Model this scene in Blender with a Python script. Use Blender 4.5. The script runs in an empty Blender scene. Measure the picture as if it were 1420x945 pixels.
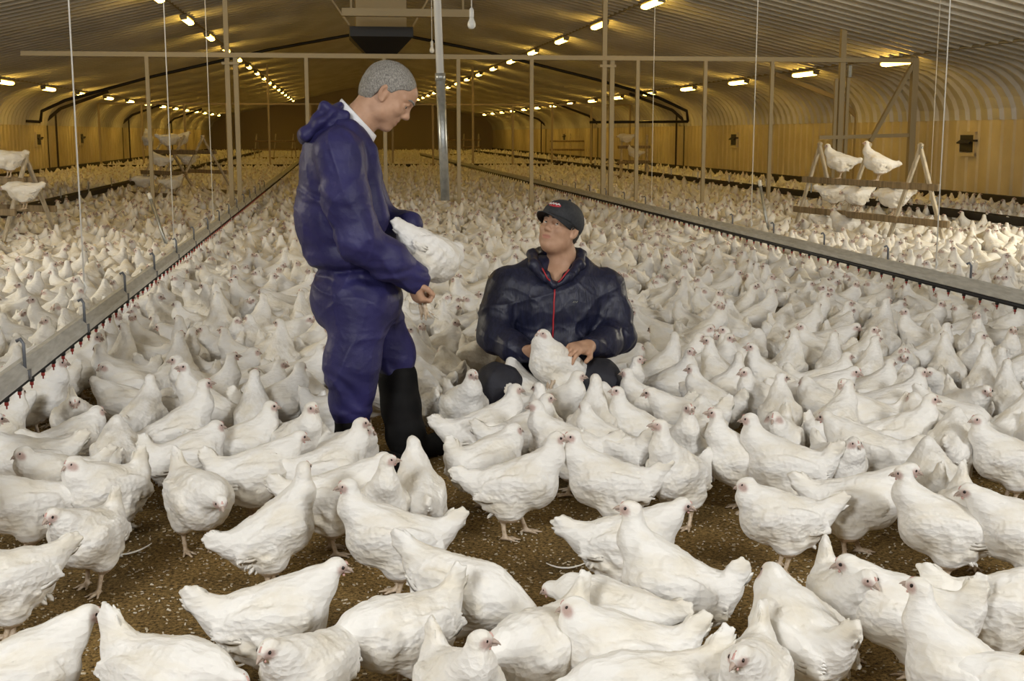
import bpy, math, random
import numpy as np
from mathutils import Vector, Matrix

random.seed(7)
np.random.seed(7)
scene = bpy.context.scene
C = scene.collection
R = math.radians

# ------------------------------------------------------------------ camera
FPX = 1754.0
CAM_H = 1.43
PITCH, YAW = R(9.31), R(7.82)
cam_data = bpy.data.cameras.new('camera')
cam_data.sensor_width = 36.0
cam_data.lens = 36.0 * FPX / 1420.0
cam_data.clip_end = 300.0
cam = bpy.data.objects.new('camera', cam_data)
cam.location = (0, 0, CAM_H)
cam.rotation_euler = (math.pi / 2 - PITCH, 0, -YAW)
C.objects.link(cam)
scene.camera = cam

# ------------------------------------------------------------------ world, lights, exposure
scene.view_settings.view_transform = 'Standard'
scene.view_settings.look = 'None'
scene.view_settings.gamma = 1.0
scene.view_settings.use_curve_mapping = False
scene.view_settings.exposure = 0.0
world = bpy.data.worlds.new('world')
scene.world = world
world.use_nodes = True
bg = world.node_tree.nodes['Background']
bg.inputs[0].default_value = (1.0, 0.86, 0.62, 1)
bg.inputs[1].default_value = 0.06

FLASHES = [  # the photographer's soft flash heads: two beside the camera, one right of the flock; the head left of it is added
    # name, location, aim point, size, power, colour
    ('flash_softbox', (-2.8, -1.2, 3.2), (0.2, 7.0, 0.3), 1.5, 228.0, (0.99, 1.0, 1.0)),
    ('flash_softbox', (4.6, -1.0, 3.2), (2.4, 8.0, 0.3), 1.5, 218.0, (0.99, 1.0, 1.0)),
    ('flash_softbox', (9.6, 11.0, 2.3), (2.5, 12.0, 0.3), 0.8, 190.0, (1.0, 0.92, 0.74)),
    ('flash_softbox', (-6.6, 9.0, 2.5), (0.5, 11.5, 0.3), 0.8, 170.0, (1.0, 0.92, 0.74)),  # added fill for the middle of the flock, out of view
]
for nm, loc, aim, size, pw, col in FLASHES:
    ld = bpy.data.lights.new(nm, 'AREA')
    ld.shape = 'DISK'
    ld.size = size
    ld.energy = pw
    ld.color = col
    lo = bpy.data.objects.new(nm, ld)
    lo.location = loc
    d = Vector(aim) - Vector(loc)
    lo.rotation_euler = d.to_track_quat('-Z', 'Y').to_euler()
    C.objects.link(lo)
for nm, loc, aim, pw in (('roof_fill_spot', (-1.6, 0.2, 2.4), (-3.4, 8.0, 7.0), 900.0), ('roof_fill_spot', (3.4, 0.2, 2.4), (6.2, 8.0, 7.0), 1000.0)):   # added fill spots turned up at the roof to bring out its ribs
    ld = bpy.data.lights.new(nm, 'SPOT'); ld.energy = pw; ld.color = (1.0, 0.95, 0.86); ld.spot_size = R(74); ld.spot_blend = .5; ld.shadow_soft_size = .15
    lo = bpy.data.objects.new(nm, ld); lo.location = loc
    lo.rotation_euler = (Vector(aim) - Vector(loc)).to_track_quat('-Z', 'Y').to_euler(); C.objects.link(lo)
LAMP_STRENGTH = 26.0

# ------------------------------------------------------------------ pixel -> place helpers
_cr, _sr = math.cos(PITCH), math.sin(PITCH)
_cy, _sy = math.cos(YAW), math.sin(YAW)
FWD = Vector((_sy * _cr, _cy * _cr, -_sr))
RGT = Vector((_cy, -_sy, 0))
UPV = RGT.cross(FWD)

def ray(px, py):
    return FWD + RGT * ((px - 710.0) / FPX) + UPV * ((472.5 - py) / FPX)

def on_z(px, py, z=0.0):
    d = ray(px, py)
    return Vector((0, 0, CAM_H)) + d * ((z - CAM_H) / d.z)

def at_y(px, py, Y):
    d = ray(px, py)
    return Vector((0, 0, CAM_H)) + d * (Y / d.y)

def to_px(p):
    v = Vector(p) - Vector((0, 0, CAM_H))
    f = v.dot(FWD)
    if f < 0.05:
        return (-1e5, -1e5)
    return (710 + FPX * v.dot(RGT) / f, 472.5 - FPX * v.dot(UPV) / f)

# ------------------------------------------------------------------ object helpers
def tag(o, label=None, cat=None, group=None, kind=None):
    if label: o['label'] = label
    if cat: o['category'] = cat
    if group: o['group'] = group
    if kind: o['kind'] = kind
    return o

def empty(name, loc=(0, 0, 0), rotz=0.0, label=None, cat=None, group=None):
    o = bpy.data.objects.new(name, None)
    o.empty_display_size = 0.1
    o.location = loc
    o.rotation_euler = (0, 0, rotz)
    C.objects.link(o)
    return tag(o, label, cat, group)

def mesh_obj(name, V, F, mats, parent=None, smooth=True, mi=None, origin=None):
    """V: verts, F: faces (lists or an (n,4) array); one mesh object, verts moved so that ORIGIN is its origin."""
    V = np.asarray(V, dtype=np.float64).reshape(-1, 3)
    if origin is not None:
        V = V - np.asarray(origin)[None, :]
    me = bpy.data.meshes.new(name)
    if isinstance(F, np.ndarray) and F.ndim == 2:
        k = F.shape[1]
        me.vertices.add(len(V)); me.vertices.foreach_set('co', V.astype(np.float32).ravel())
        me.loops.add(F.size); me.loops.foreach_set('vertex_index', F.astype(np.int32).ravel())
        me.polygons.add(len(F))
        me.polygons.foreach_set('loop_start', (np.arange(len(F)) * k).astype(np.int32))
        me.polygons.foreach_set('loop_total', np.full(len(F), k, dtype=np.int32))
        me.update(calc_edges=True)
    else:
        me.from_pydata([tuple(v) for v in V], [], [tuple(f) for f in F])
        me.update()
    for m in (mats if isinstance(mats, (list, tuple)) else [mats]):
        me.materials.append(m)
    n = len(me.polygons)
    me.polygons.foreach_set('use_smooth', np.full(n, bool(smooth)))
    if mi is not None:
        me.polygons.foreach_set('material_index', np.asarray(mi, dtype=np.int32))
    me.update()
    o = bpy.data.objects.new(name, me)
    C.objects.link(o)
    if parent is not None:
        o.parent = parent
    if origin is not None and parent is None:
        o.location = origin
    return o

class MB:
    """collects boxes, tubes and prisms into one mesh"""
    def __init__(s): s.v, s.f, s.m = [], [], []
    def add(s, V, F, m=0):
        b = len(s.v); s.v += [tuple(p) for p in V]; s.f += [tuple(i + b for i in f) for f in F]; s.m += [m] * len(F)
    def box(s, c, h, rot=None, m=0, bev=0.0):
        c = Vector(c); rot = rot or Matrix.Identity(3)
        hx, hy, hz = h
        if bev <= 0:
            V = [c + rot @ Vector((x * hx, y * hy, z * hz)) for x in (-1, 1) for y in (-1, 1) for z in (-1, 1)]
            s.add(V, [(0, 1, 3, 2), (4, 6, 7, 5), (0, 4, 5, 1), (2, 3, 7, 6), (0, 2, 6, 4), (1, 5, 7, 3)], m); return
        b = min(bev, hx * .9, hy * .9, hz * .9)
        ring = lambda ax, ay, z: [(-ax, -ay + b, z), (-ax + b, -ay, z), (ax - b, -ay, z), (ax, -ay + b, z), (ax, ay - b, z), (ax - b, ay, z), (-ax + b, ay, z), (-ax, ay - b, z)]
        L = [ring(hx - b, hy - b, -hz), ring(hx, hy, -hz + b), ring(hx, hy, hz - b), ring(hx - b, hy - b, hz)]
        V = [c + rot @ Vector(p) for r in L for p in r]
        F = [tuple(range(7, -1, -1)), tuple(range(24, 32))]
        for k in range(3):
            for i in range(8):
                j = (i + 1) % 8; F.append((k * 8 + i, k * 8 + j, k * 8 + 8 + j, k * 8 + 8 + i))
        s.add(V, F, m)
    def bar(s, a, b, w, h, up=(0, 0, 1), m=0, bev=0.0):
        a, b = Vector(a), Vector(b); d = b - a; L = d.length; d.normalize()
        u = Vector(up); x = d.cross(u)
        if x.length < 1e-4: x = d.cross(Vector((0, 1, 0)))
        x.normalize(); z = x.cross(d)
        s.box((a + b) / 2, (w / 2, L / 2, h / 2), Matrix((x, d, z)).transposed(), m, bev)
    def tube(s, pts, r, n=8, m=0, cap=True):
        pts = [Vector(p) for p in pts]
        rs = r if isinstance(r, (list, tuple)) else [r] * len(pts)
        V, F, prev = [], [], None
        for i, p in enumerate(pts):
            d = (pts[min(i + 1, len(pts) - 1)] - pts[max(i - 1, 0)]).normalized()
            if prev is None:
                x = d.orthogonal().normalized()
            else:
                x = prev - d * prev.dot(d)
                x = x.normalized() if x.length > 1e-5 else d.orthogonal().normalized()
            prev = x; y = d.cross(x)
            V += [p + (x * math.cos(t) + y * math.sin(t)) * rs[i] for t in [2 * math.pi * k / n for k in range(n)]]
        for i in range(len(pts) - 1):
            for k in range(n):
                j = (k + 1) % n; F.append((i * n + k, i * n + j, (i + 1) * n + j, (i + 1) * n + k))
        if cap:
            F.append(tuple(range(n - 1, -1, -1))); F.append(tuple(range((len(pts) - 1) * n, len(pts) * n)))
        s.add(V, F, m)
    def lathe(s, prof, c, n=16, m=0, rot=None):
        c = Vector(c); rot = rot or Matrix.Identity(3); V, F = [], []
        for (r, z) in prof:
            V += [c + rot @ Vector((r * math.cos(t), r * math.sin(t), z)) for t in [2 * math.pi * k / n for k in range(n)]]
        for i in range(len(prof) - 1):
            for k in range(n):
                j = (k + 1) % n; F.append((i * n + k, i * n + j, (i + 1) * n + j, (i + 1) * n + k))
        F.append(tuple(range(n - 1, -1, -1))); F.append(tuple(range((len(prof) - 1) * n, len(prof) * n)))
        s.add(V, F, m)
    def build(s, name, mats, parent=None, smooth=False, origin=None):
        return mesh_obj(name, s.v, s.f, mats, parent, smooth, s.m, origin)

def copy_tree(o, parent=None):
    c = o.copy(); C.objects.link(c)
    if parent is not None:
        c.parent = parent
    for ch in [x for x in o.children]:
        copy_tree(ch, c)
    return c

# ------------------------------------------------------------------ materials
def mat(name, base, rough=0.6, metal=0.0, spec=0.5):
    m = bpy.data.materials.new(name); m.use_nodes = True
    b = m.node_tree.nodes['Principled BSDF']
    b.inputs['Base Color'].default_value = (*base, 1)
    b.inputs['Roughness'].default_value = rough
    b.inputs['Metallic'].default_value = metal
    b.inputs['Specular IOR Level'].default_value = spec
    return m

def nd(m, t, **kw):
    n = m.node_tree.nodes.new(t)
    for k, v in kw.items():
        if k in n.inputs: n.inputs[k].default_value = v
        else: setattr(n, k, v)
    return n

def noisy(m, c1, c2, scale, detail=4.0, lo=0.35, hi=0.65, bump=0.0, bump_scale=None, stretch=None, coord='Object', bdist=0.01):
    """colour varied between c1 and c2 by noise, and a noise bump"""
    nt = m.node_tree; b = nt.nodes['Principled BSDF']
    tc = nd(m, 'ShaderNodeTexCoord'); mp = nd(m, 'ShaderNodeMapping')
    if stretch: mp.inputs['Scale'].default_value = stretch
    nt.links.new(tc.outputs[coord], mp.inputs['Vector'])
    n = nd(m, 'ShaderNodeTexNoise', Scale=scale, Detail=detail)
    nt.links.new(mp.outputs[0], n.inputs['Vector'])
    r = nd(m, 'ShaderNodeValToRGB')
    r.color_ramp.elements[0].position = lo; r.color_ramp.elements[0].color = (*c1, 1)
    r.color_ramp.elements[1].position = hi; r.color_ramp.elements[1].color = (*c2, 1)
    nt.links.new(n.outputs['Fac'], r.inputs[0]); nt.links.new(r.outputs[0], b.inputs['Base Color'])
    if bump:
        n2 = nd(m, 'ShaderNodeTexNoise', Scale=bump_scale or scale, Detail=4.0)
        nt.links.new(mp.outputs[0], n2.inputs['Vector'])
        bp = nd(m, 'ShaderNodeBump', Strength=bump, Distance=bdist)
        nt.links.new(n2.outputs['Fac'], bp.inputs['Height']); nt.links.new(bp.outputs[0], b.inputs['Normal'])
    return m

M = {}
M['roof'] = noisy(mat('galvanised_roof', (.5, .47, .42), .45, .15), (.50, .48, .43), (.62, .60, .55), 1.3, stretch=(1, .3, 1))
M['wall'] = noisy(mat('cream_wall_sheet', (.6, .52, .36), .5, .1), (.55, .47, .31), (.66, .58, .42), 1.1)
M['end_wall'] = mat('end_wall_board', (.45, .38, .25), .7)
M['steel'] = mat('painted_steel', (.42, .34, .20), .5, .2)
M['galv'] = noisy(mat('galvanised_steel', (.42, .43, .42), .38, .7), (.34, .35, .34), (.50, .51, .49), 18)
M['alu'] = noisy(mat('drinker_rail', (.44, .44, .42), .5, .15), (.44, .44, .42), (.58, .58, .56), 14, stretch=(4, .6, 4))
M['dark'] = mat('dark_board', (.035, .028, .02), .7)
M['black'] = mat('black_plastic', (.012, .011, .012), .45)
M['red'] = mat('red_plastic', (.35, .03, .02), .4)
M['cord'] = mat('white_cord', (.78, .76, .70), .8)
M['wood'] = noisy(mat('roost_timber', (.30, .22, .12), .75), (.20, .15, .085), (.36, .27, .16), 3.0, stretch=(9, 9, .9), bump=.3, bump_scale=20)
M['pale_wood'] = noisy(mat('pale_timber', (.5, .44, .33), .75), (.42, .36, .26), (.62, .55, .43), 3.0, stretch=(9, 9, .9), bump=.3, bump_scale=20)
M['white_pl'] = mat('white_plastic', (.75, .74, .70), .4)
M['glass'] = mat('frosted_bulb_glass', (.80, .80, .76), .15)
M['bronze'] = mat('lamp_housing', (.30, .25, .15), .5, .2)
m = mat('lamp_diffuser', (.9, .8, .5), .4); M['lamp'] = m
b_ = m.node_tree.nodes['Principled BSDF']
b_.inputs['Emission Color'].default_value = (1.0, .62, .11, 1); b_.inputs['Emission Strength'].default_value = LAMP_STRENGTH

# litter floor: dark brown droppings and soil with pale shavings
m = mat('litter_floor', (.1, .07, .04), .9, 0, .2); M['litter'] = m
nt = m.node_tree; b_ = nt.nodes['Principled BSDF']
tc = nd(m, 'ShaderNodeTexCoord')
n1 = nd(m, 'ShaderNodeTexNoise', Scale=1.6, Detail=5.0); n2 = nd(m, 'ShaderNodeTexNoise', Scale=75.0, Detail=7.0, Roughness=.8)
vo = nd(m, 'ShaderNodeTexVoronoi', Scale=95.0); vo.feature = 'F1'
for n in (n1, n2, vo): nt.links.new(tc.outputs['Object'], n.inputs['Vector'])
r1 = nd(m, 'ShaderNodeValToRGB')
r1.color_ramp.elements[0].position = .40; r1.color_ramp.elements[0].color = (.055, .033, .010, 1)
r1.color_ramp.elements[1].position = .60; r1.color_ramp.elements[1].color = (.52, .335, .115, 1)
nt.links.new(n2.outputs['Fac'], r1.inputs[0])
r2 = nd(m, 'ShaderNodeValToRGB')
r2.color_ramp.elements[0].position = .35; r2.color_ramp.elements[0].color = (.55, .55, .55, 1)
r2.color_ramp.elements[1].position = .65; r2.color_ramp.elements[1].color = (1.2, 1.2, 1.2, 1)
nt.links.new(n1.outputs['Fac'], r2.inputs[0])
mx = nd(m, 'ShaderNodeMixRGB'); mx.blend_type = 'MULTIPLY'; mx.inputs[0].default_value = 1
nt.links.new(r1.outputs[0], mx.inputs[1]); nt.links.new(r2.outputs[0], mx.inputs[2])
nt.links.new(mx.outputs[0], b_.inputs['Base Color'])
bp = nd(m, 'ShaderNodeBump', Strength=.9, Distance=.012)
nt.links.new(n2.outputs['Fac'], bp.inputs['Height']); nt.links.new(bp.outputs[0], b_.inputs['Normal'])
M['shaving'] = noisy(mat('pale_shaving', (.5, .42, .28), .8), (.48, .38, .23), (.80, .74, .60), 9)

# feathers and the bare parts of a hen
m = mat('white_feathers', (.80, .77, .70), .75, 0, .25); M['feather'] = m
nt = m.node_tree; b_ = nt.nodes['Principled BSDF']
tc = nd(m, 'ShaderNodeTexCoord'); mp = nd(m, 'ShaderNodeMapping'); mp.inputs['Scale'].default_value = (.45, 1, 1)
nt.links.new(tc.outputs['Object'], mp.inputs['Vector'])
n1 = nd(m, 'ShaderNodeTexNoise', Scale=9.0, Detail=4.0)
vo = nd(m, 'ShaderNodeTexVoronoi', Scale=62.0); vo.feature = 'F1'
n3 = nd(m, 'ShaderNodeTexNoise', Scale=170.0, Detail=3.0)
for n in (n1, vo, n3): nt.links.new(mp.outputs[0], n.inputs['Vector'])
r1 = nd(m, 'ShaderNodeValToRGB')
r1.color_ramp.elements[0].position = .30; r1.color_ramp.elements[0].color = (.74, .68, .56, 1)
r1.color_ramp.elements[1].position = .52; r1.color_ramp.elements[1].color = (.84, .82, .78, 1)
nt.links.new(n1.outputs['Fac'], r1.inputs[0])
at_ = nd(m, 'ShaderNodeAttribute', attribute_name='bare_skin')
mxf = nd(m, 'ShaderNodeMixRGB'); mxf.inputs[2].default_value = (.47, .31, .27, 1)
nt.links.new(at_.outputs['Fac'], mxf.inputs[0]); nt.links.new(r1.outputs[0], mxf.inputs[1])
nt.links.new(mxf.outputs[0], b_.inputs['Base Color'])
ma = nd(m, 'ShaderNodeMath'); ma.operation = 'MULTIPLY_ADD'; ma.inputs[1].default_value = .35
nt.links.new(n3.outputs['Fac'], ma.inputs[0]); nt.links.new(vo.outputs['Distance'], ma.inputs[2])
bp = nd(m, 'ShaderNodeBump', Strength=.65, Distance=.005)
nt.links.new(ma.outputs[0], bp.inputs['Height']); nt.links.new(bp.outputs[0], b_.inputs['Normal'])
b_.inputs['Subsurface Weight'].default_value = 0.0
M['comb'] = noisy(mat('pink_comb', (.5, .18, .15), .5), (.50, .26, .22), (.66, .42, .37), 60)
M['face'] = noisy(mat('pale_pink_face', (.62, .42, .36), .6), (.50, .30, .26), (.70, .52, .46), 80)
M['beak'] = mat('horn_beak', (.46, .36, .30), .4)
M['eye'] = mat('dark_eye', (.02, .012, .01), .15)
M['shank'] = noisy(mat('scaly_shank', (.55, .43, .30), .5), (.46, .34, .22), (.64, .52, .39), 90)
HEN_MATS = [M['feather'], M['face'], M['comb'], M['beak'], M['eye'], M['shank']]

# ------------------------------------------------------------------ blended solids -> one continuous mesh
def rotm(rx=0, ry=0, rz=0):
    return np.array(Matrix.Rotation(rz, 3, 'Z') @ Matrix.Rotation(ry, 3, 'Y') @ Matrix.Rotation(rx, 3, 'X'))

class Sdf:
    def __init__(s): s.p = []; s.post = None
    def cap(s, a, b, ra, rb=None, k=.01, sub=False):
        a = np.array(a, float); b = np.array(b, float); rb = ra if rb is None else rb
        s.p.append(('c', a, b, ra, rb, k, sub, (a + b) / 2, np.linalg.norm(b - a) / 2 + max(ra, rb))); return s
    def chain(s, pts, rs, k=.01, sub=False):
        for i in range(len(pts) - 1): s.cap(pts[i], pts[i + 1], rs[i], rs[i + 1], k, sub)
        return s
    def ell(s, c, r, rot=None, k=.01, sub=False):
        c = np.array(c, float); r = np.array([r] * 3 if np.isscalar(r) else r, float)
        s.p.append(('e', c, r, np.eye(3) if rot is None else np.array(rot), k, sub, c, r.max())); return s
    def box(s, c, h, rot=None, rnd=.005, k=.005, sub=False):
        c = np.array(c, float); h = np.array(h, float)
        s.p.append(('b', c, h, np.eye(3) if rot is None else np.array(rot), rnd, k, sub, c, np.linalg.norm(h))); return s
    def ev(s, P, ctr=None, rad=0.0):
        d = np.full(len(P), 1e3)
        for q in s.p:
            if ctr is not None and np.linalg.norm(q[-2] - ctr) - q[-1] > rad * 2.2 + .05: continue
            if q[0] == 'c':
                _, a, b, ra, rb, k, sub, _, _ = q
                ba = b - a; pa = P - a; t = np.clip(pa @ ba / max(ba @ ba, 1e-12), 0, 1)
                x = np.sqrt(((pa - t[:, None] * ba) ** 2).sum(1)) - (ra + (rb - ra) * t)
            elif q[0] == 'e':
                _, c, r, rot, k, sub, _, _ = q
                l = (P - c) @ rot
                k0 = np.sqrt(((l / r) ** 2).sum(1)); k1 = np.sqrt(((l / (r * r)) ** 2).sum(1))
                x = np.where(k0 < 1e-6, -r.min(), k0 * (k0 - 1) / np.maximum(k1, 1e-9))
            else:
                _, c, h, rot, rnd, k, sub, _, _ = q
                l = np.abs((P - c) @ rot) - (h - rnd)
                x = np.sqrt((np.maximum(l, 0) ** 2).sum(1)) + np.minimum(l.max(1), 0) - rnd
            if sub:
                x = -x; hh = np.clip(.5 - .5 * (x - d) / -k, 0, 1) if False else np.maximum(k - np.abs(d - x), 0) / k
                d = np.maximum(d, x) + hh * hh * k * .25
            else:
                hh = np.maximum(k - np.abs(d - x), 0) / k
                d = np.minimum(d, x) - hh * hh * k * .25
        if s.post is not None: d = s.post(P, d)
        return d
    def bounds(s, pad):
        lo = np.min([q[-2] - q[-1] for q in s.p if not q[-3]], axis=0) - pad
        hi = np.max([q[-2] + q[-1] for q in s.p if not q[-3]], axis=0) + pad
        return lo, hi
    def mesh(s, h, B=8, pad=.02, zmin=None):
        lo, hi = s.bounds(pad)
        if zmin is not None: lo[2] = max(lo[2], zmin)
        nb = np.maximum(np.ceil((hi - lo) / (h * B)).astype(int), 1)
        n = nb * B + 1
        D = np.full(n, 1e3, np.float32)
        rad = h * B * .8661
        ax = np.arange(B + 1) * h
        off = np.stack(np.meshgrid(ax, ax, ax, indexing='ij'), -1).reshape(-1, 3)
        ib = np.stack(np.meshgrid(*[np.arange(k) for k in nb], indexing='ij'), -1).reshape(-1, 3)
        cen = lo + (ib + .5) * h * B
        dc = s.ev(cen)
        near = np.abs(dc) < rad * 1.7 + .012
        for (i, j, k_), d0, nr in zip(ib * B, dc, near):
            if not nr and d0 < 0: D[i:i + B + 1, j:j + B + 1, k_:k_ + B + 1] = d0
        for (i, j, k_), c in zip(ib[near] * B, cen[near]):
            D[i:i + B + 1, j:j + B + 1, k_:k_ + B + 1] = s.ev(lo + np.array([i, j, k_]) * h + off, c, rad).reshape(B + 1, B + 1, B + 1)
        return nets(D, lo, h)

def nets(D, lo, h):
    S = D < 0
    cnt = np.zeros(tuple(np.array(D.shape) - 1), np.int8)
    for dx in (0, 1):
        for dy in (0, 1):
            for dz in (0, 1):
                cnt += S[dx:D.shape[0] - 1 + dx, dy:D.shape[1] - 1 + dy, dz:D.shape[2] - 1 + dz]
    act = np.argwhere((cnt > 0) & (cnt < 8))
    idx = np.full(cnt.shape, -1, np.int32); idx[tuple(act.T)] = np.arange(len(act))
    cor = np.array([(x, y, z) for x in (0, 1) for y in (0, 1) for z in (0, 1)])
    val = np.stack([D[tuple((act + c).T)] for c in cor], 1)
    acc = np.zeros((len(act), 3)); num = np.zeros(len(act))
    for a in range(8):
        for b in range(a + 1, 8):
            if np.abs(cor[a] - cor[b]).sum() != 1: continue
            va, vb = val[:, a], val[:, b]; cr = (va < 0) != (vb < 0)
            t = np.where(cr, va / np.where(cr, va - vb, 1), 0)
            acc += np.where(cr[:, None], cor[a] + t[:, None] * (cor[b] - cor[a]), 0); num += cr
    V = lo + (act + acc / num[:, None]) * h
    F = []
    for ax in range(3):
        sl0 = [slice(None)] * 3; sl1 = [slice(None)] * 3; sl0[ax] = slice(0, -1); sl1[ax] = slice(1, None)
        A, Bs = S[tuple(sl0)], S[tuple(sl1)]
        e = np.argwhere(A != Bs); u, v = (ax + 1) % 3, (ax + 2) % 3
        e = e[(e[:, u] > 0) & (e[:, v] > 0) & (e[:, u] < D.shape[u] - 1) & (e[:, v] < D.shape[v] - 1)]
        if not len(e): continue
        q = []
        for (du, dv) in ((-1, -1), (0, -1), (0, 0), (-1, 0)):
            c = e.copy(); c[:, u] += du; c[:, v] += dv; q.append(idx[tuple(c.T)])
        q = np.stack(q, 1); flip = ~A[tuple(e.T)]
        q[flip] = q[flip][:, ::-1]; F.append(q)
    F = np.concatenate(F); F = F[(F >= 0).all(1)]
    return V, F

def waves(P, n, wl, seed, stretch=(1, 1, 1)):
    """smooth random field, about -1..1"""
    rs = np.random.RandomState(seed); out = np.zeros(len(P)); Q = P * np.array(stretch)
    for i in range(n):
        d = rs.normal(size=3); d /= np.linalg.norm(d)
        out += np.sin(Q @ d * (2 * math.pi / (wl * rs.uniform(.7, 1.4))) + rs.uniform(0, 6.28))
    return out / math.sqrt(n) * .8

# ------------------------------------------------------------------ hens
def hen_mesh(neck='alert', tail=45, turn=0, stride=0.0, sit=False, h=.0065, seed=0, plain=0, wing=0.0, legpts=None, plump=1.0):
    """one hen looking along +X, standing on z=0.  plain: 0 full detail, 1 middle distance, 2 far off"""
    s = Sdf(); rs = random.Random(seed)
    dz = -.085 if sit else 0.0
    bp = {'alert': 13, 'tall': 22, 'mid': 8, 'low': 0, 'peck': -14, 'tuck': 11}[neck]        # pitch of the body
    Rb = np.array(Matrix.Rotation(R(-bp), 3, 'Y')); bc = np.array((0, 0, .200 + dz))
    B = lambda x, y, z: bc + Rb @ np.array((x, y, z))
    w = plump
    s.ell(B(.018, 0, .000), (.130, .094 * w, .100), Rb, k=.03)
    s.ell(B(.075, 0, .000), (.080, .080 * w, .093), Rb, k=.04)          # breast
    s.ell(B(-.085, 0, .012), (.085, .068 * w, .070), Rb, k=.04)         # rump
    s.ell(B(-.052, 0, -.040), (.085, .074 * w, .064), Rb, k=.03)        # fluff under the tail
    # tail, a narrow upright fan
    ta = R(tail); d = np.array((-math.cos(ta), 0, math.sin(ta))); t0 = B(-.125, 0, .030)
    Rt = np.array(Matrix.Rotation(ta, 3, 'Y'))
    s.cap(B(-.09, 0, .03), t0 + d * .035, .050, .036, k=.04)
    s.ell(t0 + d * .055, (.078, .021, .033), Rt, k=.03)
    if plain < 2:
        for q, (a_, l_) in enumerate(((-12, .112), (-3, .135), (6, .132), (14, .112))):
            aa = ta + R(a_); dd = np.array((-math.cos(aa), 0, math.sin(aa)))
            e = t0 + dd * l_; e[1] += .006 * (1 if q % 2 else -1)
            s.cap(t0 + dd * .03, e, .020, .006, k=.012)
    # neck
    hd = {'alert': (.140, .178), 'tall': (.128, .212), 'mid': (.176, .128), 'low': (.208, .036), 'peck': (.235, -.135), 'tuck': (.130, .128)}[neck]
    hx, hz = hd; ty = R(turn)
    b0 = B(.085, 0, .035); H = np.array((hx, 0, bc[2] + hz))
    if neck in ('alert', 'tall', 'tuck'): mid = np.array((hx - .002, 0, b0[2] + (H[2] - b0[2]) * .48))
    elif neck == 'mid': mid = np.array((hx - .035, 0, b0[2] + (H[2] - b0[2]) * .55))
    elif neck == 'low': mid = np.array((hx - .060, 0, b0[2] + (H[2] - b0[2]) * .5 + .012))
    else: mid = np.array((hx - .045, 0, b0[2] + (H[2] - b0[2]) * .40))
    m0 = b0 * .45 + mid * .55
    s.chain([b0, m0, mid, H], [.068, .052, .040, .0245], k=.03)
    # head: turned about z and tipped
    tip = {'alert': 0, 'tall': 14, 'mid': -10, 'low': -16, 'peck': -62, 'tuck': -8}[neck]
    Rh = np.array(Matrix.Rotation(ty, 3, 'Z') @ Matrix.Rotation(R(-tip), 3, 'Y'))
    Hp = lambda x, y, z: H + Rh @ np.array((x, y, z))
    s.ell(Hp(.010, 0, .004), (.030, .0215, .0235), Rh, k=.012)
    s.cap(Hp(.012, 0, .012), Hp(.028, 0, .004), .014, .011, k=.010)
    if plain == 2: s.cap(Hp(.030, 0, .001), Hp(.054, 0, -.007), .0085, .003, k=.004)
    # wings, folded along the flanks
    for y_ in (-1, 1):
        Rw = Rb @ np.array(Matrix.Rotation(R(8), 3, 'Y') @ Matrix.Rotation(R(y_ * 8), 3, 'Z') @ Matrix.Rotation(R(-y_ * 12), 3, 'X'))
        s.ell(B(-.010, y_ * .072 * w, .012), (.118, .026, .056), Rw, k=.010)
        if plain < 2:
            for q in range(4):
                s.cap(B(-.020 - q * .004, y_ * (.090 - q * .003) * w, .016 - q * .016), B(-.150 - q * .006 + .020 * (q == 3), y_ * .052 * w, .028 - q * .014), .0125, .0055, k=.007)
            s.ell(B(.050, y_ * .076 * w, .012), (.052, .022, .045), Rw, k=.012)
    # thighs, shanks, toes
    feet = []
    for y_ in (-1, 1):
        st = stride * y_
        if sit:
            s.ell((-.0, y_ * .052, .05), (.07, .04, .045), k=.03); continue
        s.ell((-.012 + st * .3, y_ * .050, .128), (.056, .040, .058), k=.03)
        hock = np.array((-.022 + st * .75, y_ * .046, .088)); foot = np.array((-.002 + st, y_ * .046, .012))
        if legpts:
            hock = np.array(legpts[0]) + (0, y_ * .022, 0); foot = np.array(legpts[1]) + (0, y_ * .014, 0)
        s.cap((-.015 + st * .5, y_ * .048, .115), hock, .028, .0135, k=.015)
        if plain < 2:
            s.cap(hock, foot, .0095, .0085, k=.006)
            fz = foot[2] - .004
            for a_ in (-32, 0, 32):
                tl = .058 if a_ == 0 else .048
                e = foot + np.array((math.cos(R(a_)) * tl, math.sin(R(a_)) * tl, -.006))
                if legpts:
                    dd = np.array(legpts[2]) - np.array(legpts[1]); dd /= np.linalg.norm(dd); e = foot + dd * tl + np.array((0, math.sin(R(a_)) * tl * .55, 0)) + np.cross(dd, (0, 1, 0)) * .012 * (1 if a_ else -.4)
                s.cap(foot, e, .0075, .0045, k=.004)
            s.cap(foot, foot + (np.array((-.026, 0, -.005)) if not legpts else (np.array(legpts[2]) - np.array(legpts[1])) * .8 + np.cross(np.array(legpts[2]) - np.array(legpts[1]), (0, 1, 0)) * .8), .0065, .004, k=.004)
        else:
            s.cap(hock, foot, .012, .012, k=.006)
        feet.append((hock, foot))
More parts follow.
